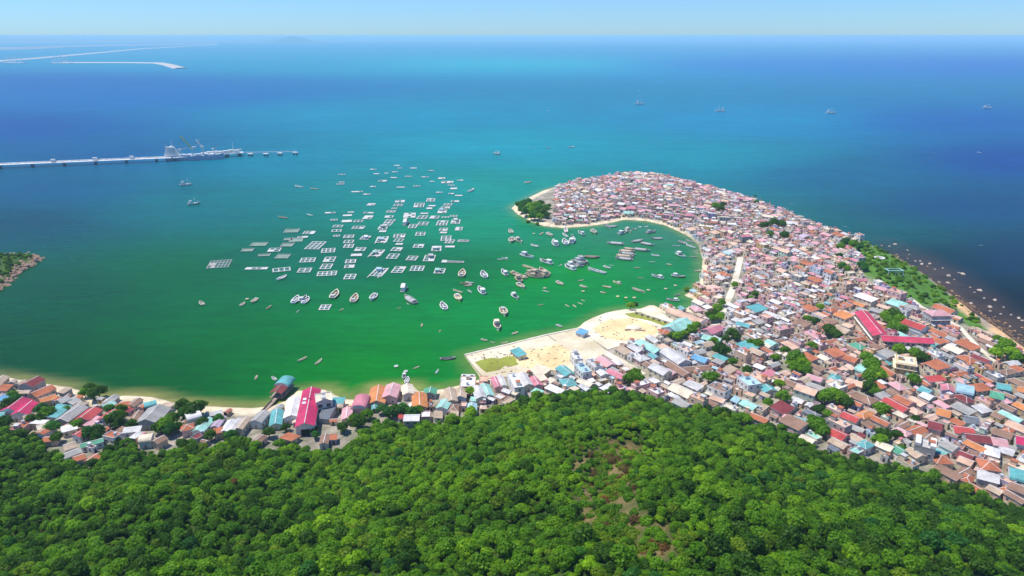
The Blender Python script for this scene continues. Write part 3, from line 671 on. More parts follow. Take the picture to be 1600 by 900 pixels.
PAL = {'F': 'pink 5,lilac 1,pale grey 2,white 2.6,peach 3,grey .8,mint .15,cream 1.6,rose 1,terracotta 1,tan 1',
       'M': 'pink 3.8,white 1.7,pale grey 1.6,peach 3.2,terracotta 1.8,rose 1.1,pale blue .2,cream 1.8,lilac .5,grey .9,brown .9,tan 1.5',
       'C': 'white 3,pale grey 2.8,cream 2.4,peach 2.2,brown 1.6,teal .2,mint .4,pale blue .5,terracotta 1.1,pink 1.4,grey 1.4,tan 2,rose .3',
       'R': 'terracotta 4,brown 3.8,maroon 1,grey 1.9,teal .25,mint .2,white .8,cream .9,pink 1.7,red .25,slate .5,green .15,peach 2.4,orange .4,pale grey 1.1,tan 2.2',
       'L': 'red .8,brown 2.5,grey 3,teal .3,maroon 1,tan 1.8,terracotta 2.4,white .8,peach .6'}
PALC = {k: ([p.rsplit(' ', 1)[0] for p in v.split(',')], [float(p.rsplit(' ', 1)[1]) for p in v.split(',')]) for k, v in PAL.items()}
def field_angle(x, y, px, py):
    if px > 1100 and py > 420: d = (20, 9)
    elif px > 900 and py > 480: d = (20, 11)
    elif px < 460: d = (20, -16)
    elif px < 760: d = (2, -20)
    elif py < 360: d = (20, 3)
    else: d = (20, 8)
    d = (d[0], d[1] + 8 * (float(vnoise(x, y, 60, 21)) - .5))
    a = at(px, py); b = at(px + d[0], py + d[1]); return math.atan2(b[1] - a[1], b[0] - a[0])
# candidate points: dart throwing over the whole town, large plots first
NT = 130000
cx = NR.uniform(-330, 700, NT); cy = NR.uniform(150, 1150, NT)
ls = sdist(cx, cy, LAND); fs = sdist(cx, cy, FOREST); qs = np.maximum(sdist(cx, cy, QUAY), sdist(cx, cy, SAND2)); ps = sdist(cx, cy, PARK)
hp, hq, _ = proj(cx, cy, 3 + 0 * cx)
minc = np.where((hq < 362) & (hp < 1040), 6.5, np.where(hp < 700, 9, np.where(hp > 1480, 14, 3.5)))
headtip = (hp < 868) & (hq < 365)
ok = (ls > minc) & (fs < -1.5) & (qs < -3) & (ps < -3) & (hp > -40) & (hp < 1660) & ~headtip
cx, cy, hp, hq = cx[ok], cy[ok], hp[ok], hq[ok]
sizes = [(.02, 7.8, 12.0), (.15, 5.6, 9.2), (.5, 4.4, 6.8), (1.01, 2.8, 4.2)]
N = len(cx)
for i in range(N):
    x, y = float(cx[i]), float(cy[i]); fr = i / N
    for lim, ww, ll in sizes:
        if fr < lim: break
    kd = region_kind(hp[i], hq[i])
    if kd in 'FM': ww *= .84; ll *= .8
    ww *= R.uniform(.82, 1.2); ll *= R.uniform(.8, 1.25)
    if road_d(x, y) < ww * .5: continue
    if kd == 'L' and (R.random() < .9 and vnoise(x, y, 16, 90) > .42): continue
    rz = field_angle(x, y, hp[i], hq[i]) + R.gauss(0, .05) + (math.pi / 2 if R.random() < .2 else 0)
    sp = dict(x=x, y=y, L=ll, W=ww, rz=rz)
    if not place(sp, .25): continue
    names, wts = PALC[kd]
    # colours gather in patches, as in the photo
    q = float(vnoise(x, y, 38, 31)); wt = list(wts)
    for k in range(len(wt)): wt[k] *= .35 + 2.2 * float(vnoise(x, y, 30, 40 + k)) ** 1.5
    sp['roof'] = R.choices(names, wt)[0]
    big = ww * ll > 45
    sp['kind'] = R.choices(['gable', 'hip', 'shed', 'flat'], [5, 1.2, 2.5, {'F': 3.5, 'M': 2.5}.get(kd, 1.6)])[0]
    if sp['roof'] in ('white', 'pale grey', 'cream', 'pink', 'lilac', 'peach') and R.random() < .45: sp['kind'] = 'flat'
    sp['h'] = R.choice((2.5, 2.9, 3.3)) if sp['kind'] != 'flat' or ww * ll < 40 else R.choice((3.2, 3.4, 3.6, 5.8 if R.random() < .85 else 8.6))
    if big and R.random() < .12: sp['h'] += 2.8
    sp['wall'] = R.choices(['white', 'cream', 'pink', 'peach', 'grey', 'ochre', 'pale green', 'pale blue', 'lilac'], [2.2, 3.2, 3.2, 3, 1.4, .6, .3, .3, .3])[0]
    HOUSES.append(sp)
print('houses', len(HOUSES))
zz = height(np.array([h['x'] for h in HOUSES]), np.array([h['y'] for h in HOUSES]))
for h, z in zip(HOUSES, zz):
    h['z'] = float(z); h['px'], h['py'], dep = proj(h['x'], h['y'], h['z'] + h['h']); h['area'] = h['L'] * h['W'] / dep ** 2 * (3 if h.get('hand') else 1)
    if h['kind'] == 'hip' and h['L'] < h['W']: h['L'], h['W'] = h['W'], h['L']; h['rz'] += math.pi / 2
vis = [h for h in HOUSES if -5 < h['px'] < 1605]
vis.sort(key=lambda h: -h['area'])
NIND = 284
solo = vis[:NIND]; ids = {id(h) for h in solo}
KW = {'gable': 'gabled', 'hip': 'hipped', 'shed': 'sloping', 'vault': 'rounded', 'flat': 'flat'}
edge_w = [p for p in FOREST[:-2]]
LM = [(1400, 510, 'the red school'), (1415, 565, 'the tan building'), (1447, 692, 'the parapet building'), (1059, 506, 'the mint hall'), (1140, 460, 'the straight road'),
      (1252, 568, 'the big trees'), (482, 635, 'the crimson hall'), (240, 648, 'the left village'), (60, 640, 'the left edge'), (610, 612, 'the pink waterfront'), (850, 560, 'the sand court'), (975, 510, 'the round sand flat'),
      (1175, 610, 'the blue roof row'), (1300, 620, 'the middle trees'), (1365, 575, 'the thicket'), (1560, 720, 'the lower corner'), (1570, 545, 'the outer beach'), (1300, 690, 'the forest bend'), (1510, 620, 'the blue vault'), (700, 615, 'the quay wall end')]
def house_region(px, py):
    d, lx, ly, n_ = min((math.hypot(px - a, 1.7 * (py - b)), a, b, c) for a, b, c in LM)
    dx, dy = px - lx, 1.7 * (py - ly)
    v = 'above' if dy < 0 else 'below'; hh = 'right of' if dx > 0 else 'left of'
    if d < 26: return 'next to ' + n_
    if abs(dy) > 2.2 * abs(dx): return v + ' ' + n_
    if abs(dx) > 2.2 * abs(dy): return hh + ' ' + n_
    return v + ' and ' + hh.split()[0] + ' of ' + n_
def q_near(n_): return n_
items = []
for h in solo:
    o = build_house(h, group='houses packed together in the fishing town')
    size = 'big' if h['L'] * h['W'] > 85 else ('small' if h['L'] * h['W'] < 48 else 'plain')
    a = {'plain': '', 'big': 'big ', 'small': 'small '}[size]
    items.append(dict(o=o, px=h['px'], py=h['py'], d='%s%s %s roofed house' % (a, h['roof'], KW[h['kind']]), s='%s %s roof' % (h['roof'], KW[h['kind']])))
label_all(items, house_region)
# all the rest of the town as one object
big = MB(); mlist = [roofmat(c) for c in ROOFLIST] + [wallmat(c) for c in WALLLIST] + [TRIM(), GLASS(), mat('steel tank', (.55, .57, .6), .35, None, .6)]
iR = {c: k for k, c in enumerate(ROOFLIST)}; iW = {c: k + len(ROOFLIST) for k, c in enumerate(WALLLIST)}; iT = len(ROOFLIST) + len(WALLLIST)
for h in HOUSES:
    if id(h) in ids: continue
    loc = (h['x'], h['y'], h['z'])
    big.add(wall_mb(h['L'], h['W'], h['h'], h['kind'], -1.5), loc, h['rz'], [iW[h['wall']]])
    big.add(roof_mb(h['L'], h['W'], h['h'], h['kind'], .3), loc, h['rz'], [iR[h['roof']], iW[h['wall']] if h['kind'] == 'flat' else iT])
    if h['kind'] == 'flat' and R.random() < .6:
        t = MB(); q = R.choice((-1, 1)); t.box((q * h['L'] * .25, 0, h['h'] + 1.0), (min(2.6, h['L'] * .4), min(2.2, h['W'] * .5), 1.9), 1); t.box((q * h['L'] * .25, 0, h['h'] + 2.0), (min(2.9, h['L'] * .5), min(2.6, h['W'] * .6), .14), 0)
        if h['L'] > 5: t.cyl((-q * h['L'] * .3, 0, h['h'] + .1), .6, 1.3, 7, 2)
        big.add(t, loc, h['rz'], [iR[R.choice(('terracotta', 'pale grey', 'rose', h['roof']))], iW[h['wall']], iT + 2])
    t = MB()
    for (kd, c, size, ax, sg) in openings(h): t.box(c, (size[0] if ax == 0 else size[0] * .9, size[1], size[2]), 0, 0, False)
    big.add(t, loc, h['rz'], [iT + 1])
tag(big.build('town_houses', mlist), 'dense mass of small pink, white and grey houses filling the rest of the peninsula', 'houses', None, 'stuff')
# ------------------------------------------------------------------ special buildings
def nl(m, sp, z0=None): return m
def bldg(sp, name, label, cat, roof, wall, kind, h, **kw):
    sp = dict(sp, h=h, kind=kind, roof=roof, wall=wall, **kw)
    return build_house(sp, name, label, cat), sp
S = SPECIAL
# school: two wings under one red roof, joined
sa, sb = S['school_a'], S['school_b']
z0 = hz(sa['x'], sa['y'])
root = empty('school', (sb['x'], sb['y'], z0), 0)
def wing(sp, tagn):
    sp = dict(sp, h=6.6, kind='gable', z=z0); e = empty(tagn, (sp['x'] - root.location.x, sp['y'] - root.location.y, 0), sp['rz']); e.parent = root
    wall_mb(sp['L'], sp['W'], 6.6, 'gable', -4).build('wall', wallmat('ochre' if sp is sb else 'peach'), e)
    m = roof_mb(sp['L'], sp['W'], 6.6, 'gable', .8); m.build('roof', [mat('school roof red', (.62, .06, .12), .6, 'metal'), TRIM()], e)
    sp['h'] = 6.6
    mw = MB()
    for kd, c, size, ax, sg in openings(sp):
        o = window_mb(c, size, ax, sg, kd == 'door').build(kd, [TRIM(), GLASS()], e, c)
    # row of gallery windows along the long side that faces the camera
    sides = [s for s in cam_sides(sp) if s[0] == 1] or [(1, -1)]
    sg = sides[0][1]; n = int(sp['L'] / 3.4)
    for f in (0, 1):
        for k in range(n):
            u = (k + .5) / n * sp['L'] - sp['L'] / 2
            if abs(u) < 1e9:
                c = (u, sg * (sp['W'] / 2 + .10), 2.0 + f * 2.9)
                window_mb(c, (1.7, .12, 1.5), 1, sg, False).build('window', [TRIM(), GLASS()], e, c)
    b = MB(); b.box((0, sg * (sp['W'] / 2 + .5), 3.25), (sp['L'] - .4, 1.0, .22)); b.build('balcony', TRIM(), e)
wing(sa, 'wing'); wing(sb, 'wing')
tag(root, 'L shaped school with two long wings under bright red roofs and ochre walls', 'school')
bldg(S['annex'], 'assembly_hall', 'white walled hall with a wide red roof behind the school', 'hall', 'red', 'white', 'gable', 4.6)
o, sp = bldg(S['terrace'], 'tall_house', 'three storey grey house with pink roof and open balconies beside the lane', 'house', 'pink', 'grey', 'hip', 9.2)
m = MB()
ca = cam_sides(sp)[0]
for f in (3.1, 6.2):
    ax, sg = ca; off = (sp['L'] if ax == 0 else sp['W']) / 2 * sg + sg * .7; span = sp['W'] if ax == 0 else sp['L']
    m.box((off, 0, f) if ax == 0 else (0, off, f), (1.4, span, .2) if ax == 0 else (span, 1.4, .2))
m.build('balcony', TRIM(), o)
o, sp = bldg(S['tan'], 'flat_roofed_house', 'tan two storey house with cream flat roof slabs stepped in two levels', 'house', 'cream', 'ochre', 'flat', 6.4)
m = MB(); m.box((0, 0, 3.3), (sp['L'] + 2.4, sp['W'] + 2.4, .35)); m.box((0, 0, 6.35), (sp['L'] + 1.6, sp['W'] + 1.6, .3)); m.build('canopy_slab', wallmat('cream'), o)
o, sp = bldg(S['parapet'], 'parapet_building', 'grey white building with stepped parapet near the forest edge', 'building', 'pale grey', 'grey', 'flat', 8.2)
m = MB()
for s_ in (-1, 1): m.box((s_ * (sp['L'] / 2 - 1.2), 0, 9.2), (2.4, sp['W'], 2.0))
m.build('end_tower', wallmat('white'), o)
# crimson hall with ridge, skylights
o, sp = bldg(S['hall'], 'boat_hall', 'long crimson metal roofed hall running out to the water', 'hall', 'crimson', 'white', 'gable', 6.0, nowin=True)
m = MB()
for u in (.12, .3): m.box((-sp['L'] * .5 + sp['L'] * (.5 + u * .6), 2.6, 7.2), (2.4, 1.8, .5))
m.build('skylight', mat('skylight', (.7, .75, .78), .3), o)
m = MB(); m.box((sp['L'] * .15, 0, 6 + sp['W'] * .22 + .1), (1.0, sp['W'] * .2, .3)); m.build('vent', roofmat('crimson'), o)
m = MB(); m.box((-sp['L'] / 2 - .05, 0, 2), (.15, 4.5, 4)); m.build('door', DARK(), o)
o, sp = bldg(S['white_house'], 'white_house', 'white two storey house with four square windows facing the hill', 'house', 'cream', 'white', 'flat', 8.4, nowin=True)
ax, sg = cam_sides(sp)[0]; span = sp['W'] if ax == 0 else sp['L']
for zc in (3.2, 6.4):
    for u in (-.25, .25):
        off = (sp['L'] if ax == 0 else sp['W']) / 2 * sg + sg * .05; c = (off, u * span, zc) if ax == 0 else (u * span, off, zc)
        window_mb(c, (.12, 2.1, 1.7) if ax == 0 else (2.1, .12, 1.7), ax, sg, False).build('window', [mat('grey frame', (.35, .37, .4), .6), GLASS()], o, c)
m = MB(); off = (sp['L'] if ax == 0 else sp['W']) / 2 * sg + sg * .06
c0 = 8.9
if ax == 0: m.quad([(off, -span / 2, c0), (off, span / 2, c0), (off, 0, c0 + 1.6)]); m.box((off - sg * .3, 0, c0 + .0), (.6, span, .25))
else: m.quad([(-span / 2, off, c0), (span / 2, off, c0), (0, off, c0 + 1.6)]); m.box((0, off - sg * .3, c0), (span, .6, .25))
m.build('pediment', wallmat('white'), o)
bldg(S['shed'], 'lean_shed', 'blue grey corrugated shed in front of the white house', 'shed', 'slate', 'grey', 'shed', 3.4, nowin=True)
bldg(S['aqua'], 'aqua_roof_shed', 'small shed with aqua roof and dark open front beside the crimson hall', 'shed', 'teal', 'cream', 'shed', 3.4)
bldg(S['mint_hall'], 'market_hall', 'large hall with mint green metal roof beside the sand flat', 'hall', 'mint', 'white', 'gable', 5.6)
bldg(S['peach_hall'], 'long_warehouse', 'long warehouse with peach roof between the inlet and the mint hall', 'warehouse', 'peach', 'cream', 'vault', 4.2)
bldg(S['quay_blue'], 'quay_shed', 'small shed with a bright blue roof on the concrete quay', 'shed', 'blue', 'white', 'shed', 3.0)
bldg(S['quay_teal'], 'quay_shed', 'small open shed with teal roof beside the grass on the quay', 'shed', 'teal', 'cream', 'shed', 3.0)
bldg(S['round_roof'], 'porch_building', 'low terracotta roofed building at the end of the mint hall', 'building', 'terracotta', 'cream', 'hip', 3.6)
# round red roof in the left village
x, y = at(193, 632, 5); e = empty('round_pavilion', (x, y, hz(x, y)))
m = MB(); m.cyl((0, 0, -1), 4.0, 3.9, 20); m.build('wall', wallmat('white'), e)
m = MB(); m.cyl((0, 0, 2.85), 5.0, 1.8, 20, 0, .4); m.build('roof', roofmat('terracotta'), e); tag(e, 'round pavilion with dusty red conical roof in the left village', 'pavilion')
# large peach dome on the shore
x, y = at(1113, 454, 3); e = empty('domed_shelter', (x, y, hz(x, y)))
m = MB(); m.cyl((0, 0, -1), 8.2, 3.4, 24); m.build('wall', wallmat('cream'), e)
m = MB(); m.dome((0, 0, 2.3), 9.2, 2.6, 24, 5); m.build('roof', mat('peach dome', (.78, .52, .42), .85, 'roof'), e); tag(e, 'broad low peach dome roof beside the shore and the straight road', 'shelter')
# jetty with roofed landing
A = at(392, 664, 2); B = at(447, 604, 2)
root = empty('jetty', (A[0], A[1], 0), math.atan2(B[1] - A[1], B[0] - A[0])); L = math.dist(A, B)
m = MB(); m.box((L / 2 - 4, 0, 1.7), (L, 2.2, .25)); m.box((L - 5, 0, 1.68), (17, 8, .3)); m.build('deck', mat('jetty planks', (.36, .28, .22), .9, 'wood'), root)
m = MB()
for k in range(int(L / 5)):
    for s_ in (-.9, .9): m.cyl((k * 5 + 1, s_, -3), .18, 4.7, 6)
m.build('pile', mat('dark pile', (.10, .08, .07), .9), root)
m = MB(); m.box((L / 2 - 8, 1.0, 2.3), (L - 18, .08, 1.0)); m.build('railing', mat('jetty planks', (.36, .28, .22)), root)
h_ = roof_mb(9, 8.6, 3.3, 'vault', .3); h2 = MB(); h2.add(h_, (L - 1, 0, 1.9)); h2.build('roof', [roofmat('teal'), TRIM()], root)
h_ = roof_mb(8, 7, 2.9, 'gable', .3); h2 = MB(); h2.add(h_, (L - 9.5, 0, 1.9)); h2.build('lower_roof', [roofmat('maroon'), WOOD()], root)
m = MB()
for a_ in (L - 12.5, L - 7, L - 4.6, L + 2.6):
    for s_ in (-3.2, 3.2): m.box((a_, s_, 3.3), (.25, .25, 3.2))
m.build('post', WOOD(), root)
tag(root, 'wooden jetty ending in a landing shelter with teal curved roof', 'jetty')

# ------------------------------------------------------------------ trees
LEAF = {'dark green': (.075, .19, .012), 'mid green': (.17, .38, .014), 'bright green': (.26, .49, .018), 'olive green': (.21, .35, .02), 'blue green': (.07, .25, .035), 'yellow green': (.26, .40, .02), 'rusty brown': (.24, .15, .05)}
def leafmat(c): return mat('leaves ' + c, LEAF[c], .55, 'leaf', .25)
bark = mat('bark', (.16, .12, .085), .95, 'rock')
def crown_mesh(name, seed, nleaf, rad=2.7, leaf=.36, flat=.75, zc=3.2):
    r = np.random.RandomState(seed); nl_ = r.randint(13, 18)
    lobes = []
    for k in range(nl_):
        a = r.uniform(0, 2 * np.pi); d = rad * .78 * math.sqrt(r.uniform(0, 1)); lobes.append((d * math.cos(a), d * math.sin(a), zc + r.uniform(-.5, 1.0) * flat - d * .25, rad * r.uniform(.24, .42)))
    lobes.append((0, 0, zc + .1, rad * .62))
    V = []; F = []; T = []
    # leaf clumps: small folded faces over every lobe, outside first
    wts = np.array([l[3] ** 2 for l in lobes]); wts /= wts.sum()
    li = r.choice(len(lobes), nleaf, p=wts)
    d = r.normal(size=(nleaf, 3)); d[:, 2] = d[:, 2] * .9 + .35; d /= np.linalg.norm(d, axis=1)[:, None]
    L = np.array(lobes)[li]; rr = L[:, 3] * r.uniform(.82, 1.25, nleaf)
    c = L[:, :3] + d * rr[:, None] * np.array([1, 1, .85])
    nrm = d + r.normal(size=(nleaf, 3)) * .45; nrm /= np.linalg.norm(nrm, axis=1)[:, None]
    t = np.cross(nrm, r.normal(size=(nleaf, 3))); t /= np.linalg.norm(t, axis=1)[:, None]; b = np.cross(nrm, t)
    s = leaf * r.uniform(.6, 1.35, nleaf)[:, None]
    P = np.stack([c - t * s, c - b * s * .7, c + t * s, c + b * s * .7], 1)
    P[:, 1] += nrm * s * .3; P[:, 3] += nrm * s * .3
    V = P.reshape(-1, 3); F = np.arange(nleaf * 4).reshape(-1, 4)
    lobe_tone = r.uniform(.25, .75, len(lobes))[li]
    tone = np.clip(lobe_tone + r.normal(0, .16, nleaf), 0, 1); tone = np.repeat(tone, 4)
    # inner mass so that one cannot see through everywhere
    iv, if_ = [], []
    for (x, y, z, q) in lobes:
        base = len(iv) + len(V); q *= .82; n = 7
        for ring, (zz_, rq) in enumerate(((-.6, .75), (.1, 1.0), (.65, .7))):
            for k in range(n):
                a = 2 * math.pi * (k + ring * .5) / n; iv.append((x + q * rq * math.cos(a), y + q * rq * math.sin(a), z + q * zz_ * .85))
        iv.append((x, y, z + q * .85))
        for ring in (0, 1):
            for k in range(n):
                a0 = base + ring * n + k; a1 = base + ring * n + (k + 1) % n; if_.append((a0, a1, a1 + n, a0 + n))
        for k in range(n): if_.append((base + 2 * n + k, base + 2 * n + (k + 1) % n, base + 3 * n))
    V = np.concatenate([V, np.array(iv)]); tone = np.concatenate([tone, np.full(len(iv), .45)])
    me = bpy.data.meshes.new(name)
    allf = [tuple(f) for f in F] + if_
    lv = np.concatenate([np.array(f) for f in allf]); st = np.cumsum([0] + [len(f) for f in allf[:-1]])
    me.vertices.add(len(V)); me.vertices.foreach_set('co', V.astype(np.float32).ravel()); me.loops.add(len(lv)); me.loops.foreach_set('vertex_index', lv.astype(np.int32))
    me.polygons.add(len(allf)); me.polygons.foreach_set('loop_start', st.astype(np.int32)); me.update(calc_edges=True)
    a = me.attributes.new('tone', 'FLOAT', 'POINT'); a.data.foreach_set('value', tone.astype(np.float32))
    me.materials.append(leafmat('mid green')); return me
def trunk_mesh(seed, h=3.0):
    r = random.Random(seed); m = MB(); m.cyl((0, 0, -.8), .28, h * .6 + .8, 6, 0, .2)
    for k in range(4):
        a = k * 1.6 + r.random(); m.bar((0, 0, h * (.5 + .05 * k)), (math.cos(a) * 1.3, math.sin(a) * 1.3, h * .95), .16)
    m.bar((0, 0, h * .55), (.1, .1, h * 1.1), .18)
    return m.mesh('trunk', [bark])
CROWNS = [crown_mesh('crown%d' % k, 50 + k, 900) for k in range(6)]
TRUNKS = [trunk_mesh(k) for k in range(3)]
FARC = [crown_mesh('small_crown%d' % k, 80 + k, 190, leaf=.68) for k in range(5)]
def tree(x, y, scale, colour, label=None, cat='tree', group=None, name='tree', k=None, near=True, flat=1.0):
    k = R.randrange(6) if k is None else k
    root = empty(name, (x, y, hz(x, y)), R.uniform(0, 6.28)); root.scale = (scale, scale, scale * flat)
    for nm, me in (('trunk', TRUNKS[k % 3]), ('crown', CROWNS[k] if near else FARC[k % 5])):
        o = bpy.data.objects.new(nm, me); COL.objects.link(o); o.parent = root
        if nm == 'crown': o.material_slots[0].link = 'OBJECT'; o.material_slots[0].material = leafmat(colour)
    return tag(root, label, cat, group)
# forest positions
cxs = NR.uniform(-420, 620, 150000); cys = NR.uniform(80, 430, 150000)
fx = sdist(cxs, cys, FOREST); px_, py_, dp = proj(cxs, cys, height(cxs, cys) + 3)
k_ = (fx > .5) & (px_ > -60) & (px_ < 1660) & (py_ < 960) & (dp > 60)
cxs, cys, px_, py_, dp = cxs[k_], cys[k_], px_[k_], py_[k_], dp[k_]
gd = np.full(len(cxs), 1e9)
for gx, gy in GULLYW: gd = np.minimum(gd, np.hypot(cxs - gx, cys - gy))
cell = {}; FT = []; gn = vnoise(cxs, cys, 7, 77)
sizes_ = (.44 + .85 * NR.uniform(0, 1, len(cxs)) ** 2.0) * (.82 + .45 * vnoise(cxs, cys, 33, 61))
for i in range(len(cxs)):
    x, y, s_ = cxs[i], cys[i], sizes_[i]
    if gd[i] < 7.5 + 5 * gn[i] and NR.rand() > .10: continue
    if gd[i] < 14: s_ = sizes_[i] = s_ * .6
    ci, cj = int(x // 5), int(y // 5); bad = False
    for a in (-1, 0, 1):
        for b in (-1, 0, 1):
            for (qx, qy, qs) in cell.get((ci + a, cj + b), ()):
                if (qx - x) ** 2 + (qy - y) ** 2 < (1.5 * (qs + s_)) ** 2: bad = True; break
            if bad: break
        if bad: break
    if bad: continue
    cell.setdefault((ci, cj), []).append((x, y, s_)); FT.append(i)
print('forest trees', len(FT))
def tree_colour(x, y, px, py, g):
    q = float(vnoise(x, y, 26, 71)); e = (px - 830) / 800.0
    wts = dict([('dark green', .5 + 3.2 * e * e + (py > 780) * .8), ('mid green', 3.6), ('bright green', max(.15, 3.0 - 4.2 * abs(e)) * (1.4 if py < 780 else .6)), ('olive green', .12 + 1.3 * (q > .68)), ('blue green', .08 + .7 * (q < .24)), ('yellow green', .03 + .2 * (g < 16)), ('rusty brown', (.006 + .03 * (g < 16)) * (py < 850))])  # more dark crowns toward frame sides and bottom: lens vignette put into leaf colour
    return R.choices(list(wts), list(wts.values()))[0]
order = [i for i in FT if -8 < px_[i] < 1608 and py_[i] < 899]
order.sort(key=lambda i: dp[i] / sizes_[i]); near_ids = set(order[:170])
cols = ['far left', 'left', 'left of centre', 'middle', 'right of centre', 'right', 'far right']
def forest_region(px, py):
    c = min(6, max(0, int(px / 1600 * 7)))
    row = 'along the bottom edge' if py > 878 else ('just above the bottom row' if py > 850 else 'higher up the slope')
    g = math.hypot(px - 965, (py - 780))
    if g < 75: return 'beside the bare earth gully'
    if py > 878: return 'along the bottom edge, ' + cols[c]
    return ('one row above the bottom edge, ' if py > 856 else 'higher up the slope, ') + cols[c]
items = []
gdm = {i: gd[i] for i in FT}
for i in order[:170]:
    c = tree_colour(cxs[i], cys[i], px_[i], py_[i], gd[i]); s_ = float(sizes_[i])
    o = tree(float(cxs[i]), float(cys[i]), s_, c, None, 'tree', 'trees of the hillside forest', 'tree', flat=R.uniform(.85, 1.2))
    a = 'broad ' if s_ > 1.15 else ('small ' if s_ < .72 else '')
    items.append(dict(o=o, px=px_[i], py=py_[i], d='%s%s tree' % (a, c), s='%s crown' % c))
label_all(items, forest_region)
# the rest of the wood: one object, crowns instanced on points
pcol = bpy.data.collections.new('crown_kinds'); kinds = []
KINDC = ['dark green', 'mid green', 'bright green', 'olive green', 'blue green', 'yellow green', 'rusty brown']
for ci_, c in enumerate(KINDC):
    for v_ in range(3):
        me = (CROWNS[(ci_ + v_ * 2) % 6]).copy(); me.materials.clear(); me.materials.append(leafmat(c))
        o = bpy.data.objects.new('k%02d' % (ci_ * 3 + v_), me); pcol.objects.link(o)
rest = [i for i in FT if i not in near_ids]
P = np.stack([cxs[rest], cys[rest], height(cxs[rest], cys[rest])], 1)
me = bpy.data.meshes.new('forest'); me.vertices.add(len(P)); me.vertices.foreach_set('co', P.astype(np.float32).ravel())
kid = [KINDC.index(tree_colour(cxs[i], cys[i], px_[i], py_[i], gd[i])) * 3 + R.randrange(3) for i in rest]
a = me.attributes.new('kid', 'INT', 'POINT'); a.data.foreach_set('value', np.array(kid, np.int32))
a = me.attributes.new('scl', 'FLOAT', 'POINT'); a.data.foreach_set('value', sizes_[rest].astype(np.float32))
a = me.attributes.new('rot', 'FLOAT', 'POINT'); a.data.foreach_set('value', NR.uniform(0, 6.28, len(rest)).astype(np.float32))
me.update(); fo = bpy.data.objects.new('forest', me); COL.objects.link(fo)
g = bpy.data.node_groups.new('forest_nodes', 'GeometryNodeTree'); g.interface.new_socket('Geometry', in_out='INPUT', socket_type='NodeSocketGeometry'); g.interface.new_socket('Geometry', in_out='OUTPUT', socket_type='NodeSocketGeometry')
gi = g.nodes.new('NodeGroupInput'); go = g.nodes.new('NodeGroupOutput'); ip = g.nodes.new('GeometryNodeInstanceOnPoints'); cf = g.nodes.new('GeometryNodeCollectionInfo')
cf.inputs['Collection'].default_value = pcol; cf.inputs['Separate Children'].default_value = True; cf.inputs['Reset Children'].default_value = True
ip.inputs['Pick Instance'].default_value = True
def named(nm, ty):
    n = g.nodes.new('GeometryNodeInputNamedAttribute'); n.data_type = ty; n.inputs[0].default_value = nm; return n.outputs[0]
g.links.new(gi.outputs[0], ip.inputs['Points']); g.links.new(cf.outputs[0], ip.inputs['Instance']); g.links.new(named('kid', 'INT'), ip.inputs['Instance Index']); g.links.new(named('scl', 'FLOAT'), ip.inputs['Scale'])
cb = g.nodes.new('ShaderNodeCombineXYZ'); g.links.new(named('rot', 'FLOAT'), cb.inputs[2]); g.links.new(cb.outputs[0], ip.inputs['Rotation'])
g.links.new(ip.outputs[0], go.inputs[0]); fo.modifiers.new('forest', 'NODES').node_group = g
tag(fo, 'unbroken green forest canopy covering the hillside below the camera', 'forest', None, 'stuff')
# trees in the town
items = []
def town_region(px, py): return house_region(px, py) if px > 150 or py > 700 else house_region(px, py)
for (x, y, r, a, b) in TT:
    c = R.choice(['dark green', 'dark green', 'mid green', 'blue green']) if (a < 720 or b < 440) else R.choice(['dark green', 'mid green', 'mid green', 'bright green'])
    o = tree(x, y, r / 3.2, c, None, 'tree', 'trees between the houses', 'garden_tree')
    items.append(dict(o=o, px=a, py=b, d='%s %s garden tree' % ('tall' if r >= 6 else ('low' if r <= 4 else 'rounded'), c), s='%s garden tree' % c))
TREG = [(835, 325, 'on the far sandy tip'), (1120, 322, 'among the far pink houses'), (1210, 358, 'among the far houses'), (1325, 400, 'beside the outer shore houses'), (985, 476, 'beside the round sand flat')]
def tree_region(px, py):
    for a, b, n_ in TREG:
        if math.hypot(px - a, 1.7 * (py - b)) < 45: return n_
    return house_region(px, py)
label_all(items, tree_region)
# green slope on the outer coast: bushes, one object
mb = MB(); bm_pts = []
bx = NR.uniform(250, 620, 9000); by = NR.uniform(350, 760, 9000); pk = sdist(bx, by, PARK)
sel = np.where(pk > 1)[0][:300]; hh = height(bx[sel], by[sel])
bp = [(float(bx[i]), float(by[i]), float(z)) for i, z in zip(sel, hh)]
sx = NR.uniform(-640, -380, 2600); sy = NR.uniform(450, 640, 2600); si_ = sdist(sx, sy, ISLE); sel = np.where(si_ > 5)[0]; hh2 = height(sx[sel], sy[sel])
def bush_object(name, pts, cols_, label, cat):
    me = bpy.data.meshes.new(name); me.vertices.add(len(pts)); me.vertices.foreach_set('co', np.array(pts, np.float32).ravel())
    a = me.attributes.new('kid', 'INT', 'POINT'); a.data.foreach_set('value', np.array([KINDC.index(R.choice(cols_)) * 3 + R.randrange(3) for _ in pts], np.int32))
    a = me.attributes.new('scl', 'FLOAT', 'POINT'); a.data.foreach_set('value', NR.uniform(.35, .95, len(pts)).astype(np.float32))
    a = me.attributes.new('rot', 'FLOAT', 'POINT'); a.data.foreach_set('value', NR.uniform(0, 6.28, len(pts)).astype(np.float32))
    me.update(); o = bpy.data.objects.new(name, me); COL.objects.link(o); o.modifiers.new('forest', 'NODES').node_group = g
    return tag(o, label, cat, None, 'stuff')
bush_object('coast_bushes', [(x, y, z - 1.6) for x, y, z in bp], ['bright green', 'mid green', 'bright green', 'dark green', 'olive green'], 'bright and dark green scrub on the slope above the outer beach', 'bushes')
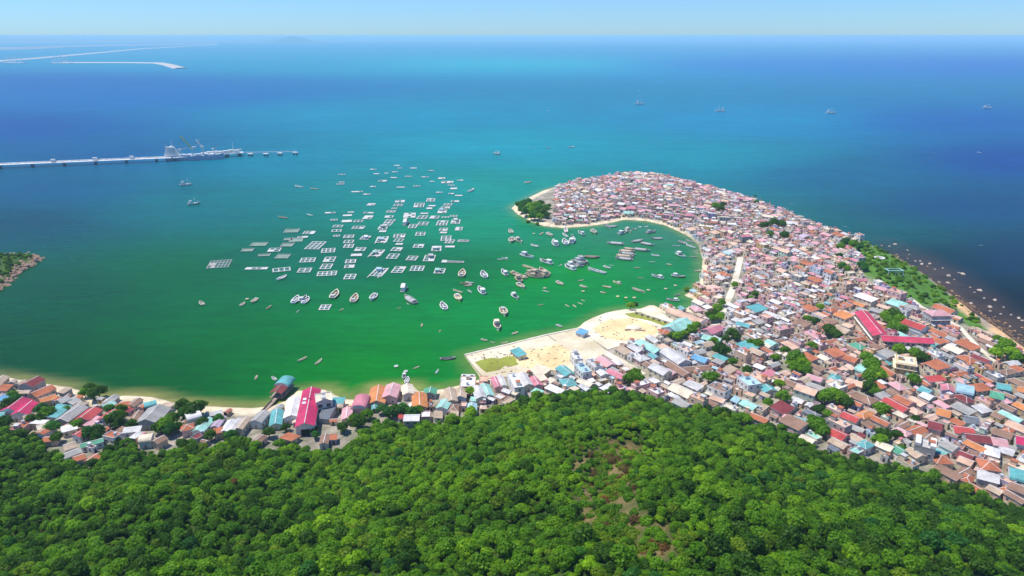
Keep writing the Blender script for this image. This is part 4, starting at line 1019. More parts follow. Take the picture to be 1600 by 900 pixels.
if len(sel): bush_object('island_bushes', [(float(sx[i]), float(sy[i]), float(z) - 1.4) for i, z in zip(sel, hh2)], ['dark green', 'mid green'], 'dark green scrub on top of the rocky islet at the left edge', 'bushes')
gp = []
for gx, gy in GULLYW:
    for _ in range(16): x, y = gx + R.gauss(0, 6), gy + R.gauss(0, 5); gp.append((x, y, hz(x, y) - 2.1 - R.random()))
bush_object('gully_scrub', gp, ['olive green', 'rusty brown', 'yellow green', 'mid green'], 'dry scrub and weeds growing in the bare earth gully', 'scrub')
# ------------------------------------------------------------------ boats
PAINT = {'white': (.78, .78, .74), 'cream': (.74, .66, .48), 'tan': (.56, .44, .31), 'grey': (.42, .42, .40), 'blue': (.14, .42, .60), 'teal': (.16, .50, .46), 'green': (.30, .52, .30), 'yellow': (.72, .62, .20), 'red': (.55, .16, .10), 'pink': (.66, .46, .44), 'dark': (.07, .09, .09), 'brown': (.30, .21, .15)}
def paint(c): return mat('paint ' + c, PAINT[c], .5, 'plaster')
def hull_rings(L, B, D, n=14, fine=1.0):
    out = []
    for k in range(n + 1):
        t = k / n; x = (t - .5) * L
        b = B / 2 * (1 - max(0, (t - .45) / .55) ** 2.2) * (.70 + .30 * min(1, t / .3)); b = max(b, .04)
        zg = D * (.72 + .75 * max(0, t - .45) ** 1.6 * 2.2 + .25 * max(0, .2 - t)); out.append((x, b, zg))
    return out
def make_boat(kind):
    """parts as (name, MB, slot colour key)"""
    P = []
    if kind == 'F': L, B, D = 12, 4.0, 1.5
    elif kind == 'O': L, B, D = 10, 3.8, 1.2
    elif kind == 'C': L, B, D = 8, 1.7, .8
    elif kind == 'G': L, B, D = 13, 4.4, 1.3
    elif kind == 'T': L, B, D = 20, 6.0, 2.6
    if kind == 'B':
        m = MB(); m.cyl((0, 0, -.2), 1.0, .8, 14, 0, 1.35); P.append(('hull', m, 'hull'))
        m = MB(); n = 14
        for k in range(n):
            a, b = 2 * math.pi * k / n, 2 * math.pi * (k + 1) / n; m.bar((1.35 * math.cos(a), 1.35 * math.sin(a), .62), (1.35 * math.cos(b), 1.35 * math.sin(b), .62), .22, .16)
        P.append(('rim', m, 'rim')); m = MB(); m.box((0, 0, .66), (.4, 2.4, .08)); P.append(('thwart', m, 'deck')); return P, 2.7
    rg = hull_rings(L, B, D); m = MB(); n = len(rg)
    for i in range(n - 1):
        (x0, b0, z0_), (x1, b1, z1) = rg[i], rg[i + 1]
        for s_ in (-1, 1):
            q = [(x0, s_ * b0 * .62, -.5), (x1, s_ * b1 * .62, -.5), (x1, s_ * b1, z1), (x0, s_ * b0, z0_)]; m.quad(q if s_ < 0 else q[::-1])
    x0, b0, z0_ = rg[0]; m.quad([(x0, -b0, z0_), (x0, b0, z0_), (x0, b0 * .62, -.5), (x0, -b0 * .62, -.5)]); P.append(('hull', m, 'hull'))
    wr = .46 if kind in 'FOT' else (.5 if kind == 'G' else .26); m = MB()
    for i in range(n - 1):
        for s_ in (-1, 1):
            (xa, ba, za), (xb, bb, zb) = rg[i], rg[i + 1]
            m.bar((xa, s_ * (ba - wr * .3), za + .03), (xb, s_ * (bb - wr * .3), zb + .03), wr, .16)
    m.bar((x0, -b0, z0_ + .03), (x0, b0, z0_ + .03), wr, .16); P.append(('gunwale', m, 'rim'))
    m = MB()
    for i in range(n - 2):
        (xa, ba, za), (xb, bb, zb) = rg[i], rg[i + 1]; dz = .55 if kind in 'OC' else .3
        m.quad([(xa, -ba * .93, za - dz), (xb, -bb * .93, zb - dz), (xb, bb * .93, zb - dz), (xa, ba * .93, za - dz)])
    P.append(('deck', m, 'deck'))
    if kind == 'F':
        m = MB(); m.box((-L * .24, 0, D * .75 + .95), (3.0, 2.4, 1.7)); P.append(('cabin', m, 'cabin'))
        m = MB(); m.box((-L * .24, 0, D * .75 + 1.88), (3.6, 2.9, .14)); P.append(('cabin_roof', m, 'rim'))
        m = MB(); m.box((L * .10, 0, D * .75 + .12), (2.2, 1.5, .5)); m.box((L * .28, 0, D * .8 + .15), (1.2, .9, .4)); P.append(('hatch', m, 'dark'))
        m = MB(); m.bar((L * .02, 0, .8), (L * .02, 0, 4.2), .12); m.bar((L * .02, 0, 3.6), (L * .3, 0, 2.9), .09); P.append(('mast', m, 'dark'))
    if kind == 'O':
        m = MB()
        for u in (-.28, -.08, .12, .28): m.box((L * u, 0, D * .68), (.4, B * .8, .1))
        P.append(('thwart', m, 'rim')); m = MB(); m.box((L * .0, 0, D * .5), (L * .62, .5, .3)); P.append(('keelson', m, 'rim'))
        m = MB(); m.box((-L * .34, 0, D * .75 + .3), (1.3, 1.6, 1.0)); P.append(('engine_box', m, 'cabin'))
    if kind == 'C':
        m = MB()
        for u in (-.25, 0, .22): m.box((L * u, 0, D * .62), (.35, B * .7, .08))
        P.append(('thwart', m, 'rim'))
    if kind == 'G':
        m = MB(); a, b = L * .34, B * .40
        z = D * .72 + .45
        for k in range(6):
            y0, y1 = -b + k * b / 3, -b + (k + 1) * b / 3; zc = lambda y: z + .6 * (1 - (y / b) ** 2)
            m.quad([(-a - 1, y0, zc(y0)), (a - 1, y0, zc(y0)), (a - 1, y1, zc(y1)), (-a - 1, y1, zc(y1))])
        for s_ in (-1, 1): m.quad([(-a - 1, s_ * b, z - .6), (a - 1, s_ * b, z - .6), (a - 1, s_ * b, z), (-a - 1, s_ * b, z)])
        for s_ in (-1, 1): m.box((s_ * a - 1, 0, z - .1), (.12, 2 * b, .9))
        P.append(('awning', m, 'cabin'))
    if kind == 'T':
        m = MB(); m.box((-L * .26, 0, D * .8 + 1.5), (5.2, 4.0, 3.0)); m.box((-L * .22, 0, D * .8 + 4.1), (3.2, 3.2, 2.2)); P.append(('wheelhouse', m, 'cabin'))
        m = MB(); m.box((-L * .04, 0, D * .8 + 1.9), (.08, 3.2, .9)); m.box((-L * .137, 0, D * .8 + 4.4), (.1, 2.8, .9)); P.append(('window_band', m, 'dark'))
        m = MB()
        for X_ in (-L * .30, L * .08, L * .3): m.bar((X_, 0, 2), (X_, 0, 8.5 if X_ < 5 else 6.5), .3)
        m.bar((L * .08, 0, 9.5), (L * .40, 0, 5.5), .22); m.bar((L * .08, 0, 8), (L * .08, 6, 10), .22); m.bar((L * .08, 0, 8), (L * .08, -6, 10), .22); m.bar((-L * .3, 0, 10), (-L * .46, 0, 5), .18); P.append(('mast', m, 'mast'))
        m = MB(); m.box((L * .12, 0, D * .8 + .5), (4, 3, 1.0)); m.box((L * .30, 0, D * .9 + .6), (2, 2, .9)); P.append(('hatch', m, 'rim'))
    return P, L
BM = {}
SLOT = {'hull': 0, 'rim': 1, 'deck': 2, 'cabin': 3, 'dark': 4, 'mast': 5}
def boat(kind, x, y, rz, length, c, z=0.0, name=None):
    if kind not in BM:
        P, L = make_boat(kind); BM[kind] = ([(n_, m.mesh('%s_%s' % (kind, n_), [paint('white')]), k) for n_, m, k in P], L)
    P, L = BM[kind]
    s_ = length / L; root = empty(name, (x, y, z), rz, s_)
    hull = c; rim = 'white' if c in ('white', 'dark', 'blue', 'teal', 'red', 'pink') else ('cream' if c in ('cream', 'yellow', 'green') else c)
    deck = {'white': 'dark', 'cream': 'brown', 'tan': 'brown', 'grey': 'grey', 'yellow': 'cream'}.get(c, 'dark' if kind != 'C' else c)
    if kind == 'G': rim, deck = 'tan' if c == 'tan' else 'grey', 'dark'
    pick = {'hull': hull, 'rim': rim, 'deck': deck, 'cabin': c if kind == 'G' else ('white' if c != 'tan' else 'cream'), 'dark': 'dark', 'mast': 'white'}
    for n_, me, k in P:
        o = bpy.data.objects.new(n_, me); COL.objects.link(o); o.parent = root; o.material_slots[0].link = 'OBJECT'; o.material_slots[0].material = paint(pick[k])
    return root
BOATS = """T 291 289 20 -1 white|T 303 319 20 -2 teal|T 1000 163 15 .4 white|C 999 142 7 2 white|T 1125 174 16 .4 white|T 1298 177 15 .1 white|T 1543 169 14 .3 white|T 776 241 11 1 dark|C 827 230 5 0 white|C 835 229 4 0 white|C 857 231 6 -1 white|O 892 230 10 -.5 white|O 825 285 11 -1 cream|C 856 173 7 2 white|C 333 134 5 0 white|C 1530 238 6 1 white|C 1011 255 6 0 white|C 1236 318 5 0 white|C 1532 383 5 0 white|C 1320 354 5 0 white|C 1460 238 4 0 white
C 467 292 12 2 white|C 491 295 12 1 cream|C 736 298 9 -4 white|C 442 340 13 2 tan|C 484 336 9 2 teal|O 441 434 14 -6 white|O 315 474 5 5 green|O 379 475 7 -5 cream|B 386 467 3 0 cream|O 397 470 9 -7 cream|C 420 480 8 -5 tan|O 462 469 8 -10 white|F 474 467 10 -8 white|O 478 470 9 -9 white|O 523 461 10 -14 green|C 533 484 6 -4 green|C 465 486 4 -3 white
O 722 428 3 -10 cream|O 756 430 5 9 white|F 726 443 14 1 tan|O 734 442 13 2 pink|O 731 446 12 -2 cream|C 715 455 14 4 cream|C 734 455 6 4 white|F 752 455 8 10 white|O 716 466 5 10 yellow|O 693 479 6 10 white|G 641 469 16 11 grey|C 637 474 3 2 white|C 623 481 6 -2 cream|O 554 467 6 -11 cream|O 583 465 7 -10 white|C 659 508 1 -5 cream|C 687 517 2 -3 cream|O 757 531 9 2 cream|C 769 534 7 2 cream|C 788 535 10 -2 cream|G 700 560 22 -1 dark|C 650 574 9 -4 cream|C 683 580 4 -6 blue|C 472 561 14 -7 cream|C 498 565 10 -8 green|C 400 590 3 -7 cream|O 428 591 6 5 white|F 631 588 2 -8 pink|O 636 594 3 -9 white|B 619 572 2 0 white|B 634 580 2 0 white
O 798 362 3 5 green|O 799 376 3 -8 cream|F 811 377 9 6 cream|O 835 384 11 3 white|B 834 365 3 0 yellow|C 846 365 6 -3 yellow|O 859 367 8 5 cream|F 867 381 5 9 white|O 883 379 5 8 white|F 894 377 4 -9 white|C 883 368 8 5 white|B 894 367 3 0 white|C 884 360 2 7 pink|F 908 365 8 5 teal|O 928 363 5 6 green|O 782 405 9 0 white|F 789 404 9 2 white|F 824 401 20 6 white|F 853 410 19 6 white|C 826 418 17 6 yellow|F 788 427 7 8 white
O 806 429 14 7 tan|O 814 432 16 6 tan|F 811 438 8 9 tan|O 814 447 10 8 cream|F 833 427 22 -6 tan|F 840 430 24 8 tan|F 846 428 20 9 tan|O 850 425 16 10 tan|F 838 433 24 3 tan|F 805 464 9 8 white|O 787 488 4 12 cream|F 777 510 4 13 cream|O 805 520 9 -3 cream|C 845 476 9 -1 cream|C 876 414 5 -2 white|B 851 450 4 0 cream|C 853 455 9 3 white|O 875 443 10 6 cream
F 890 419 15 7 white|F 895 416 15 7 white|F 901 413 16 8 grey|F 906 411 15 8 grey|F 911 409 15 9 grey|G 925 402 24 1 brown|C 932 424 27 7 white|O 949 418 11 4 white|C 955 414 6 1 white|C 907 438 9 -2 cream|O 912 448 11 4 cream|B 911 455 4 0 cream|C 911 469 5 2 cream|C 907 474 7 3 cream|C 898 478 5 4 cream|C 886 477 6 3 cream|O 948 448 13 2 yellow|F 964 442 12 4 yellow|O 943 457 4 1 cream|B 965 463 3 0 yellow|B 978 465 3 0 yellow|B 991 465 3 0 yellow|B 1013 453 4 0 cream|B 1040 451 4 0 cream|B 1055 446 4 0 cream
C 998 454 19 7 cream|C 1000 434 10 0 cream|F 1027 433 18 5 teal|F 1060 432 21 3 dark|O 1046 413 7 1 yellow|C 995 418 10 -1 cream|C 1019 409 10 0 teal|O 1024 399 12 2 white|F 1064 400 14 7 teal|G 980 393 24 2 tan|G 979 397 26 3 grey|G 977 401 27 3 tan|G 975 405 27 3 grey|G 984 389 18 2 tan|G 961 381 26 2 grey|G 996 377 17 -3 grey|G 1012 382 21 4 grey|G 1026 373 18 0 grey|G 1003 391 25 3 grey|F 1017 363 14 -3 grey|F 973 364 13 -4 white|F 982 361 8 5 cream|G 958 354 15 -1 grey|C 949 354 10 6 grey|C 982 354 5 1 white|F 991 358 8 2 grey|B 1000 355 5 0 white|O 1010 354 5 -1 white|C 1057 384 12 1 white|O 1066 379 12 4 grey|C 1078 377 12 4 grey|C 1079 385 14 5 white|C 1083 401 12 1 dark|F 1051 469 19 2 pink|C 1058 461 8 -3 grey|O 1090 423 10 -1 cream|O 874 509 9 4 pink|C 1087 392 8 0 white|C 1090 395 6 2 cream"""
BN = {'F': ('fishing_boat', 'fishing boat with a small cabin', 'cabin boat'), 'O': ('open_boat', 'open wooden boat', 'open boat'), 'C': ('rowing_boat', 'narrow rowing boat', 'rowing boat'), 'G': ('covered_barge', 'barge under a long awning', 'covered barge'),
      'T': ('trawler', 'trawler with tall masts', 'trawler'), 'B': ('basket_boat', 'round basket boat', 'basket boat')}
CT = {'dark': 'dark hulled', 'grey': 'weathered grey', 'tan': 'tan wooden', 'cream': 'cream', 'white': 'white', 'blue': 'light blue', 'pink': 'pinkish'}
WREG = [(460, 470, 'in the left part of the bay'), (730, 445, 'beyond the last rafts towards the bay'), (835, 430, 'in the moored tan cluster'), (900, 413, 'in the slanting row'), (978, 398, 'in the stacked grey row'), (860, 372, 'off the sandy tip'), (940, 450, 'in the middle of the inner bay'), (1060, 400, 'by the right hand houses'),
        (1000, 360, 'off the far beach'), (900, 475, 'below the yellow boats'), (785, 500, 'off the quay corner'), (640, 575, 'off the pink waterfront'), (480, 565, 'off the crimson hall'), (700, 480, 'below the rafts'), (1010, 455, 'off the round sand flat'), (560, 466, 'below the rafts'), (300, 300, 'off the long pier'), (1000, 155, 'out on the open sea'), (1300, 175, 'out on the open blue sea'), (1540, 170, 'at the far right of the sea'),
        (850, 230, 'beyond the peninsula head'), (480, 300, 'at the far edge of the rafts'), (1450, 330, 'off the outer coast'), (430, 340, 'left of the far rafts'), (333, 134, 'near the far breakwater'), (770, 534, 'along the quay edge')]
def water_region(px, py): return min((math.hypot(px - a, 1.8 * (py - b)), n_) for a, b, n_ in WREG)[1]
items = []
for ln in BOATS.replace('\n', '|').split('|'):
    k, a, b, dx, dy, c = ln.split(); a, b, dx, dy = float(a), float(b), float(dx), float(dy)
    dx = max(abs(dx), .01) * (1 if dx >= 0 else -1) if dx else .01
    p0 = at(a - dx / 2, b - dy / 2); p1 = at(a + dx / 2, b + dy / 2); Lw = math.dist(p0, p1)
    flip = R.random() < .5; rz = math.atan2(p1[1] - p0[1], p1[0] - p0[0]) + (math.pi if flip else 0)
    mx_ = {'C': 22, 'O': 17, 'F': 19, 'G': 24, 'T': 38, 'B': 4.0}[k]; mn_ = {'C': 4, 'O': 5.5, 'F': 7, 'G': 10, 'T': 14, 'B': 2.6}[k]
    if k == 'C' and b < 200: mx_ = 12
    Lw = min(mx_, max(mn_, Lw)); x, y = at(a, b, .5)
    if k == 'B': rz = R.uniform(0, 6.28)
    o = boat(k, x, y, rz, Lw, c, 0.0, BN[k][0]); tag(o, None, 'boat', 'boats moored on the bay' if k != 'T' else 'trawlers out at sea')
    sz = 'long ' if (k in 'CF' and Lw > 15) else ('small ' if k in 'CO' and Lw < 6.2 else '')
    items.append(dict(o=o, px=a, py=b, d='%s%s %s' % (sz, CT.get(c, c), BN[k][1]), s='%s %s' % (CT.get(c, c), BN[k][2])))
label_all(items, water_region)
# ------------------------------------------------------------------ fish rafts
RAFTS = """534 273 10 2 l|534 285 7 1 l|532 288 11 2 l|583 265 9 1 l|588 272 8 1 l|558 300 17 2 l|573 304 10 2 l|583 292 8 1 l|598 283 12 2 p|516 333 15 2 l|543 337 13 2 p|548 332 9 1 l|580 320 11 3 s|576 333 15 3 l|575 340 13 5 p|522 344 10 2 l|542 346 15 3 p|560 346 13 3 s|528 354 14 3 g|560 356 18 4 s|526 361 14 3 g|526 369 9 2 l
456 361 22 5 n|483 364 17 4 s|473 371 15 3 l|451 374 13 3 n|463 375 20 6 n|405 382 24 5 n|449 383 18 5 n|387 391 17 4 n|429 391 18 5 s|413 399 17 3 n|442 401 20 6 n|493 384 22 11 g|513 392 20 6 g|481 407 22 6 g|515 406 16 7 g|510 417 16 7 g|476 423 19 6 g|511 428 29 6 g|401 420 34 5 l|440 422 26 5 g|343 413 32 11 d
620 259 8 1 l|625 263 6 1 l|646 263 10 1 l|674 267 7 2 l|617 269 8 1 l|604 271 5 1 l|638 276 9 1 l|615 278 9 2 l|664 277 10 2 l|690 279 10 2 p|719 282 9 2 l|675 284 6 1 l|699 285 18 3 s|705 290 10 2 l|709 295 10 2 p|651 291 10 2 l|626 293 12 1 l|686 301 9 1 l|705 303 8 2 l|717 306 11 2 l|711 315 12 2 p|673 313 12 5 g|625 315 14 3 s|622 321 13 3 s|616 326 8 1 l|611 331 13 3 g|655 321 15 9 g|675 322 11 2 l|671 326 8 2 p|700 320 12 3 s|696 325 13 3 s|691 331 13 5 h|608 339 12 3 g|609 346 13 5 g|605 351 13 4 s|640 337 18 7 s|663 334 11 3 l|660 340 14 5 g|679 340 13 4 s|696 340 11 2 l|709 338 10 2 s
634 350 6 9 b|645 354 12 7 g|661 350 15 5 g|691 349 16 7 g|712 347 13 6 h|598 357 13 4 h|598 362 10 2 p|693 359 12 4 s|717 358 10 5 s|693 364 10 2 p|545 370 15 4 g|571 372 13 5 h|597 375 17 13 t|624 369 17 5 g|623 376 13 4 s|624 382 10 2 p|657 366 14 5 g|697 373 15 7 g|703 378 12 5 g|724 377 17 10 o|545 378 14 4 g|545 385 14 5 g|654 385 15 5 g|682 389 14 8 h|703 386 14 3 l|620 390 15 5 g|563 390 15 5 g|557 399 16 3 p|589 396 17 9 t|614 401 16 7 g|644 404 15 6 g|671 404 16 10 h|694 409 6 4 p|548 409 15 5 g|546 417 14 4 g|592 426 20 17 t|623 422 17 9 g|652 420 20 7 g|687 424 15 7 h|547 433 16 7 g|508 481 15 7 g|711 410 28 8 o|631 453 7 8 b|731 590 20 7 g"""
def raft(a, b, w_, h_, ty):
    c0 = at(a, b); l = at(a - w_ / 2, b); r = at(a + w_ / 2, b); t = at(a, b - h_ / 2); u = at(a, b + h_ / 2)
    Wd = math.dist(l, r) * .96; Dp = math.dist(t, u)
    if ty in 'l': Dp = min(Dp, 5.0); Dp = max(Dp, 2.6)
    Dp = min(Dp, Wd * 1.9) if ty not in 'b' else min(Dp, 16); Wd = min(Wd, 30)
    rz = R.gauss(-.04, .07) + (.16 if a < 560 else 0)
    nm = {'b': 'float_house', 'o': 'ring_raft', 'n': 'net_raft'}.get(ty, 'fish_raft')
    root = empty(nm, (c0[0], c0[1], 0), rz)
    wh = mat('bleached planks', (.62, .61, .57), .8, 'wood'); gy = mat('old grey planks', (.40, .38, .35), .85, 'wood'); net = mat('dark net', (.03, .16, .13), .8); dull = mat('algae net', (.22, .33, .27), .9, 'sandy')
    fl = mat('float drum blue', (.10, .22, .42), .5)
    pl = gy if ty in 'nd' else wh; bw = 1.05 if ty in 'ght' else .95
    if ty == 'b':
        m = MB(); m.box((0, 0, .35), (Wd, Dp, .5)); m.build('deck', gy, root)
        m = MB(); m.box((0, 0, 2.2), (Wd * .8, Dp * .75, 3.2)); m.build('wall', wallmat('white'), root)
        m = MB(); m.add(roof_mb(Wd * .8, Dp * .75, 3.8, 'gable', .3)); m.build('roof', [roofmat('white'), TRIM()], root); return root
    if ty == 'o':
        m = MB(); m2 = MB(); n = 5 if w_ > 20 else 3
        for k in range(n):
            for j in range(1 if w_ > 20 else 2):
                q = Wd / n * .52; cxx, cyy = (k + .5) / n * Wd - Wd / 2, (R.uniform(-.3, .3) if w_ > 20 else (j - .5) * .9) * q * 1.3
                for e in range(14):
                    a0, a1 = 2 * math.pi * e / 14, 2 * math.pi * (e + 1) / 14; m.bar((cxx + q * math.cos(a0), cyy + q * 1.25 * math.sin(a0), .45), (cxx + q * math.cos(a1), cyy + q * 1.25 * math.sin(a1), .45), 1.0, .7)
                m2.cyl((cxx, cyy, .02), q * .9, .12, 12)
        m.build('ring', wh, root); m2.build('net', net, root); return root
    m = MB(); dk = MB(); nx = max(1, round(Wd / 4.4)); ny = max(1, round(Dp / 6.5))
    if ty == 'l': nx, ny = max(2, int(Wd / 4)), 1
    if ty == 'n': nx = ny = 1; bw = .7
    if ty == 'd': nx, ny, bw = 6, 3, .7
    for k in range(nx + 1): m.box((k / nx * Wd - Wd / 2, 0, .42), (bw, Dp + bw, .3))
    for k in range(ny + 1): m.box((0, k / ny * Dp - Dp / 2, .46), (Wd + bw, bw * 1.15, .3))
    pc = {'g': .10, 's': .38, 'p': .9, 'l': .45, 'h': .3, 't': .25, 'n': 0, 'd': .1}[ty]
    for i in range(nx):
        for j in range(ny):
            if R.random() < pc: dk.box(((i + .5) / nx * Wd - Wd / 2, (j + .5) / ny * Dp - Dp / 2, .5), (Wd / nx * .96, Dp / ny * .94, .12))
    f = m
    for k in range(nx + 1):
        for j in (0, ny): f.box((k / nx * Wd - Wd / 2, j / ny * Dp - Dp / 2, .1), (1.3, 1.5, .5), 1)
    m.build('frame', [pl, fl], root)
    if dk.v: dk.build('planking', pl, root)
    n_ = MB(); n_.box((0, 0, .06), (Wd, Dp, .06)); n_.build('net', dull if ty == 'n' else net, root)
    if ty in 'ht':
        hx = R.uniform(-.2, .2) * Wd; hy = (.2 if R.random() < .5 else -.15) * Dp; hw = min(6, Wd * .42); hd = min(4.5, max(2.6, Dp * .35))
        m = MB(); m.add(wall_mb(hw, hd, 2.4, 'gable', 0), (hx, hy, .5)); ho = m.build('hut', wallmat(R.choice(('white', 'grey', 'pale blue'))), root)
        m = MB(); m.add(roof_mb(hw, hd, 2.4, 'gable', .3), (hx, hy, .5)); m.build('roof', [roofmat(R.choice(('white', 'pale grey', 'mint', 'pale blue'))), TRIM()], ho)
        if ty == 't':
            m = MB()
            for s_ in (-.5, .35): m.bar((s_ * Wd, -Dp * .75, .6), (s_ * Wd + 1, Dp * .6, .6), .8, .3)
            m.build('pole', wh, root)
    return root
RD = {'g': 'white fish raft of open net cells', 's': 'half planked white fish raft', 'p': 'fully planked white raft', 'l': 'thin floating walkway of white planks', 'h': 'white fish raft carrying a hut', 't': 'big fish raft with hut and long poles', 'n': 'flat grey raft holding a pale net', 'd': 'blue grey skeletal raft of many cells', 'o': 'raft of big pale rings', 'b': 'white floating house'}
RS = {'g': 'netted raft', 's': 'half planked raft', 'p': 'planked raft', 'l': 'thin walkway', 'h': 'raft with hut', 't': 'raft with poles', 'n': 'grey net raft', 'd': 'skeletal raft', 'o': 'ring raft', 'b': 'floating house'}
def raft_region(px, py):
    if py > 560: return 'tied up beside the quay'
    if py > 470: return 'alone below the raft field'
    if px < 380: return 'at the far left of the raft field'
    c = 'left' if px < 470 else ('inner left' if px < 535 else ('centre left' if px < 590 else ('centre' if px < 640 else ('centre right' if px < 682 else 'right'))))
    r = 'farthest' if py < 280 else ('far' if py < 312 else ('upper' if py < 342 else ('middle' if py < 372 else ('lower' if py < 402 else 'nearest'))))
    return '%s row, %s column' % (r, c)
items = []
for ln in RAFTS.replace('\n', '|').split('|'):
    a, b, w_, h_, ty = ln.split(); a, b, w_, h_ = map(float, (a, b, w_, h_))
    o = raft(a, b, w_, h_, ty); tag(o, None, 'raft' if ty != 'b' else 'houseboat', 'fish farming rafts anchored in rows')
    items.append(dict(o=o, px=a, py=b, d=RD[ty], s=RS[ty]))
label_all(items, raft_region)
# ------------------------------------------------------------------ long pier, ship, dolphins
white = paint('white'); steel = mat('pale steel', (.66, .70, .74), .6); dkst = mat('dark steel', (.07, .09, .13), .5)
A = at(-60, 259.5, 6); B = at(268, 246, 6); C_ = at(378, 238, 6)
def frame(a, b): return (math.atan2(b[1] - a[1], b[0] - a[0]), math.dist(a, b))
rz, L = frame(A, B); root = empty('pier', (A[0], A[1], 0), rz)
m = MB(); m.box((L / 2, 0, 5.6), (L, 12, 1.2)); m.build('deck', mat('pier concrete', (.85, .84, .82), .8, 'plaster'), root)
m = MB(); m.box((L / 2, 2.4, 7.2), (L, 1.4, 1.6)); m.build('pipe_rack', white, root)
for k in range(int(L / 46) + 1): m = MB(); m.box((0, 0, 0), (3.2, 7, 6.4)); m.build('pile_cap', dkst, root, (k * 46 + 6, 0, 1.7))
m = MB()
for u in (.42, .62, .8): m.box((L * u, 0, 9), (6, 5, 4))
m.build('pump_house', white, root); tag(root, 'long white pier running in from the left edge to the cargo ship', 'pier')
rz2, L2 = frame(B, C_); root = empty('loading_platform', (B[0], B[1], 0), rz2)
m = MB(); m.box((L2 / 2 + 2, 0, 5.6), (L2, 14, 1.6)); m.build('deck', mat('pier concrete', (.7, .7, .7)), root)
m = MB()
for k in range(7): m.box((L2 * .45 + k * 9, -1 + (k % 2) * 2, 8.6), (8, 7, 4 + (k % 3)))
m.build('shed', white, root); m = MB(); m.bar((L2 * .62, 2, 9), (L2 * 1.0, 2, 11), 2.4, 2); m.bar((L2 * .88, 2, 6), (L2 * .88, 2, 24), .8); m.build('conveyor', white, root)
for k in range(6): m = MB(); m.box((0, 0, 0), (6, 12, 6.4)); m.build('pile_cap', dkst, root, (k * L2 / 5.4 + 4, 0, 1.5))
tag(root, 'white loading platform with conveyor sheds beyond the cargo ship', 'platform')
# ship lies along the near side of the platform
A = at(262, 250, 0); B2 = at(352, 247, 0); rz3, L3 = frame(A, B2); root = empty('cargo_ship', (A[0], A[1] - 4, 0), rz3)
m = MB(); n = 16; Bm = 17; rg = []
for k in range(n + 1):
    t = k / n; b = Bm / 2 * (1 - max(0, (t - .8) / .2) ** 2) * (1 - .25 * max(0, (.08 - t) / .08)); rg.append((t * L3, max(b, .1), 7.5 + 2.5 * max(0, (t - .85) / .15)))
for i in range(n):
    (x0, b0, z0_), (x1, b1, z1) = rg[i], rg[i + 1]
    for s_ in (-1, 1): m.quad([(x0, s_ * b0 * .9, -1), (x1, s_ * b1 * .9, -1), (x1, s_ * b1, z1), (x0, s_ * b0, z0_)])
m.quad([(0, -rg[0][1], 7.5), (0, rg[0][1], 7.5), (0, rg[0][1] * .9, -1), (0, -rg[0][1] * .9, -1)]); m.build('hull', mat('ship hull blue', (.38, .42, .54), .5), root)
m = MB()
for i in range(n):
    (x0, b0, z0_), (x1, b1, z1) = rg[i], rg[i + 1]; m.quad([(x0, -b0, z0_ - .4), (x1, -b1, z1 - .4), (x1, b1, z1 - .4), (x0, b0, z0_ - .4)])
m.build('deck', mat('ship deck', (.6, .63, .66), .8, 'plaster'), root)
m = MB()
for k in range(5): m.box((10 + .0 * k, 0, 9 + k * 2.9), (22 - 2.8 * k, 15 - k * 1.3, 2.7))
m.box((10, 0, 22.6), (4, 16, 1.2)); so = m.build('superstructure', white, root)
m = MB(); m.bar((12, 0, 23), (12, 0, 33), .7); m.bar((12, -2.5, 29), (12, 2.5, 29), .5); m.build('mast', white, so)
m = MB(); m.cyl((3, 0, 9), 2, 15, 12); m.build('funnel', mat('funnel', (.5, .5, .52), .5), so)
m = MB()
for k in range(5): m.box((10 + 17 / 2 - 1.2 * k + .05, 0, 9.3 + k * 2.9), (.2, (15 - k * 1.5) * .85, .9))
m.build('window_band', GLASS(), so)
for k in range(5):
    m = MB(); m.box((27 + k * (L3 - 38) / 4.6, 0, 8.4), ((L3 - 40) / 5.5, 10, 2)); m.build('hatch', steel, root)
def truss(m, a, b, w_, t=.35, n=9):
    ux = [(b[i] - a[i]) / n for i in range(3)]
    cn = ((0, -w_, -w_), (0, w_, -w_), (0, w_, w_), (0, -w_, w_))
    for k in range(n):
        p = [tuple(a[i] + ux[i] * k + c[i] for i in range(3)) for c in cn]; q = [tuple(a[i] + ux[i] * (k + 1) + c[i] for i in range(3)) for c in cn]
        for j in range(4): m.bar(p[j], q[j], t); m.bar(p[j], q[(j + 1) % 4], t * .8); m.bar(p[j], p[(j + 1) % 4], t * .8)
tag(root, 'cargo ship with blue hull and white bridge moored at the end of the long pier', 'ship')
cr = at(296, 243, 6); 
def crane(px, py, hgt, boom, ang, label, tip, nm='lattice_crane'):
    x, y = at(px, py, 8); r_ = empty(nm, (x, y, 6.4), ang)
    m = MB(); truss(m, (0, 0, 0), (0.01, 0, hgt), 1.6, .5, 6); m.box((0, 0, .6), (7, 7, 1.2)); m.build('tower', steel, r_)
    m = MB(); m.box((-1, 0, hgt + 1.2), (5, 4, 3)); m.build('cab', white, r_)
    m = MB(); e = (boom[0], 0, hgt + boom[1]); truss(m, (1, 0, hgt + 1), e, .9, .42, 9); m.build('boom', mat('crane ' + tip, {'yellow': (.75, .60, .12), 'pale': (.62, .72, .74)}[tip], .5), r_)
    m = MB(); m.bar((-1, 0, hgt + 6), e, .25); m.bar((-1, 0, hgt + 2.6), (-1, 0, hgt + 6), .4); m.bar(e, (e[0], 0, e[2] - 9), .2); m.build('cable', dkst, r_)
    return tag(r_, label, 'crane', 'cranes on the ship and platform')
crane(301, 243, 12, (-15, 22), 0.1, 'crane with a raised yellow boom standing left over the ship', 'yellow')
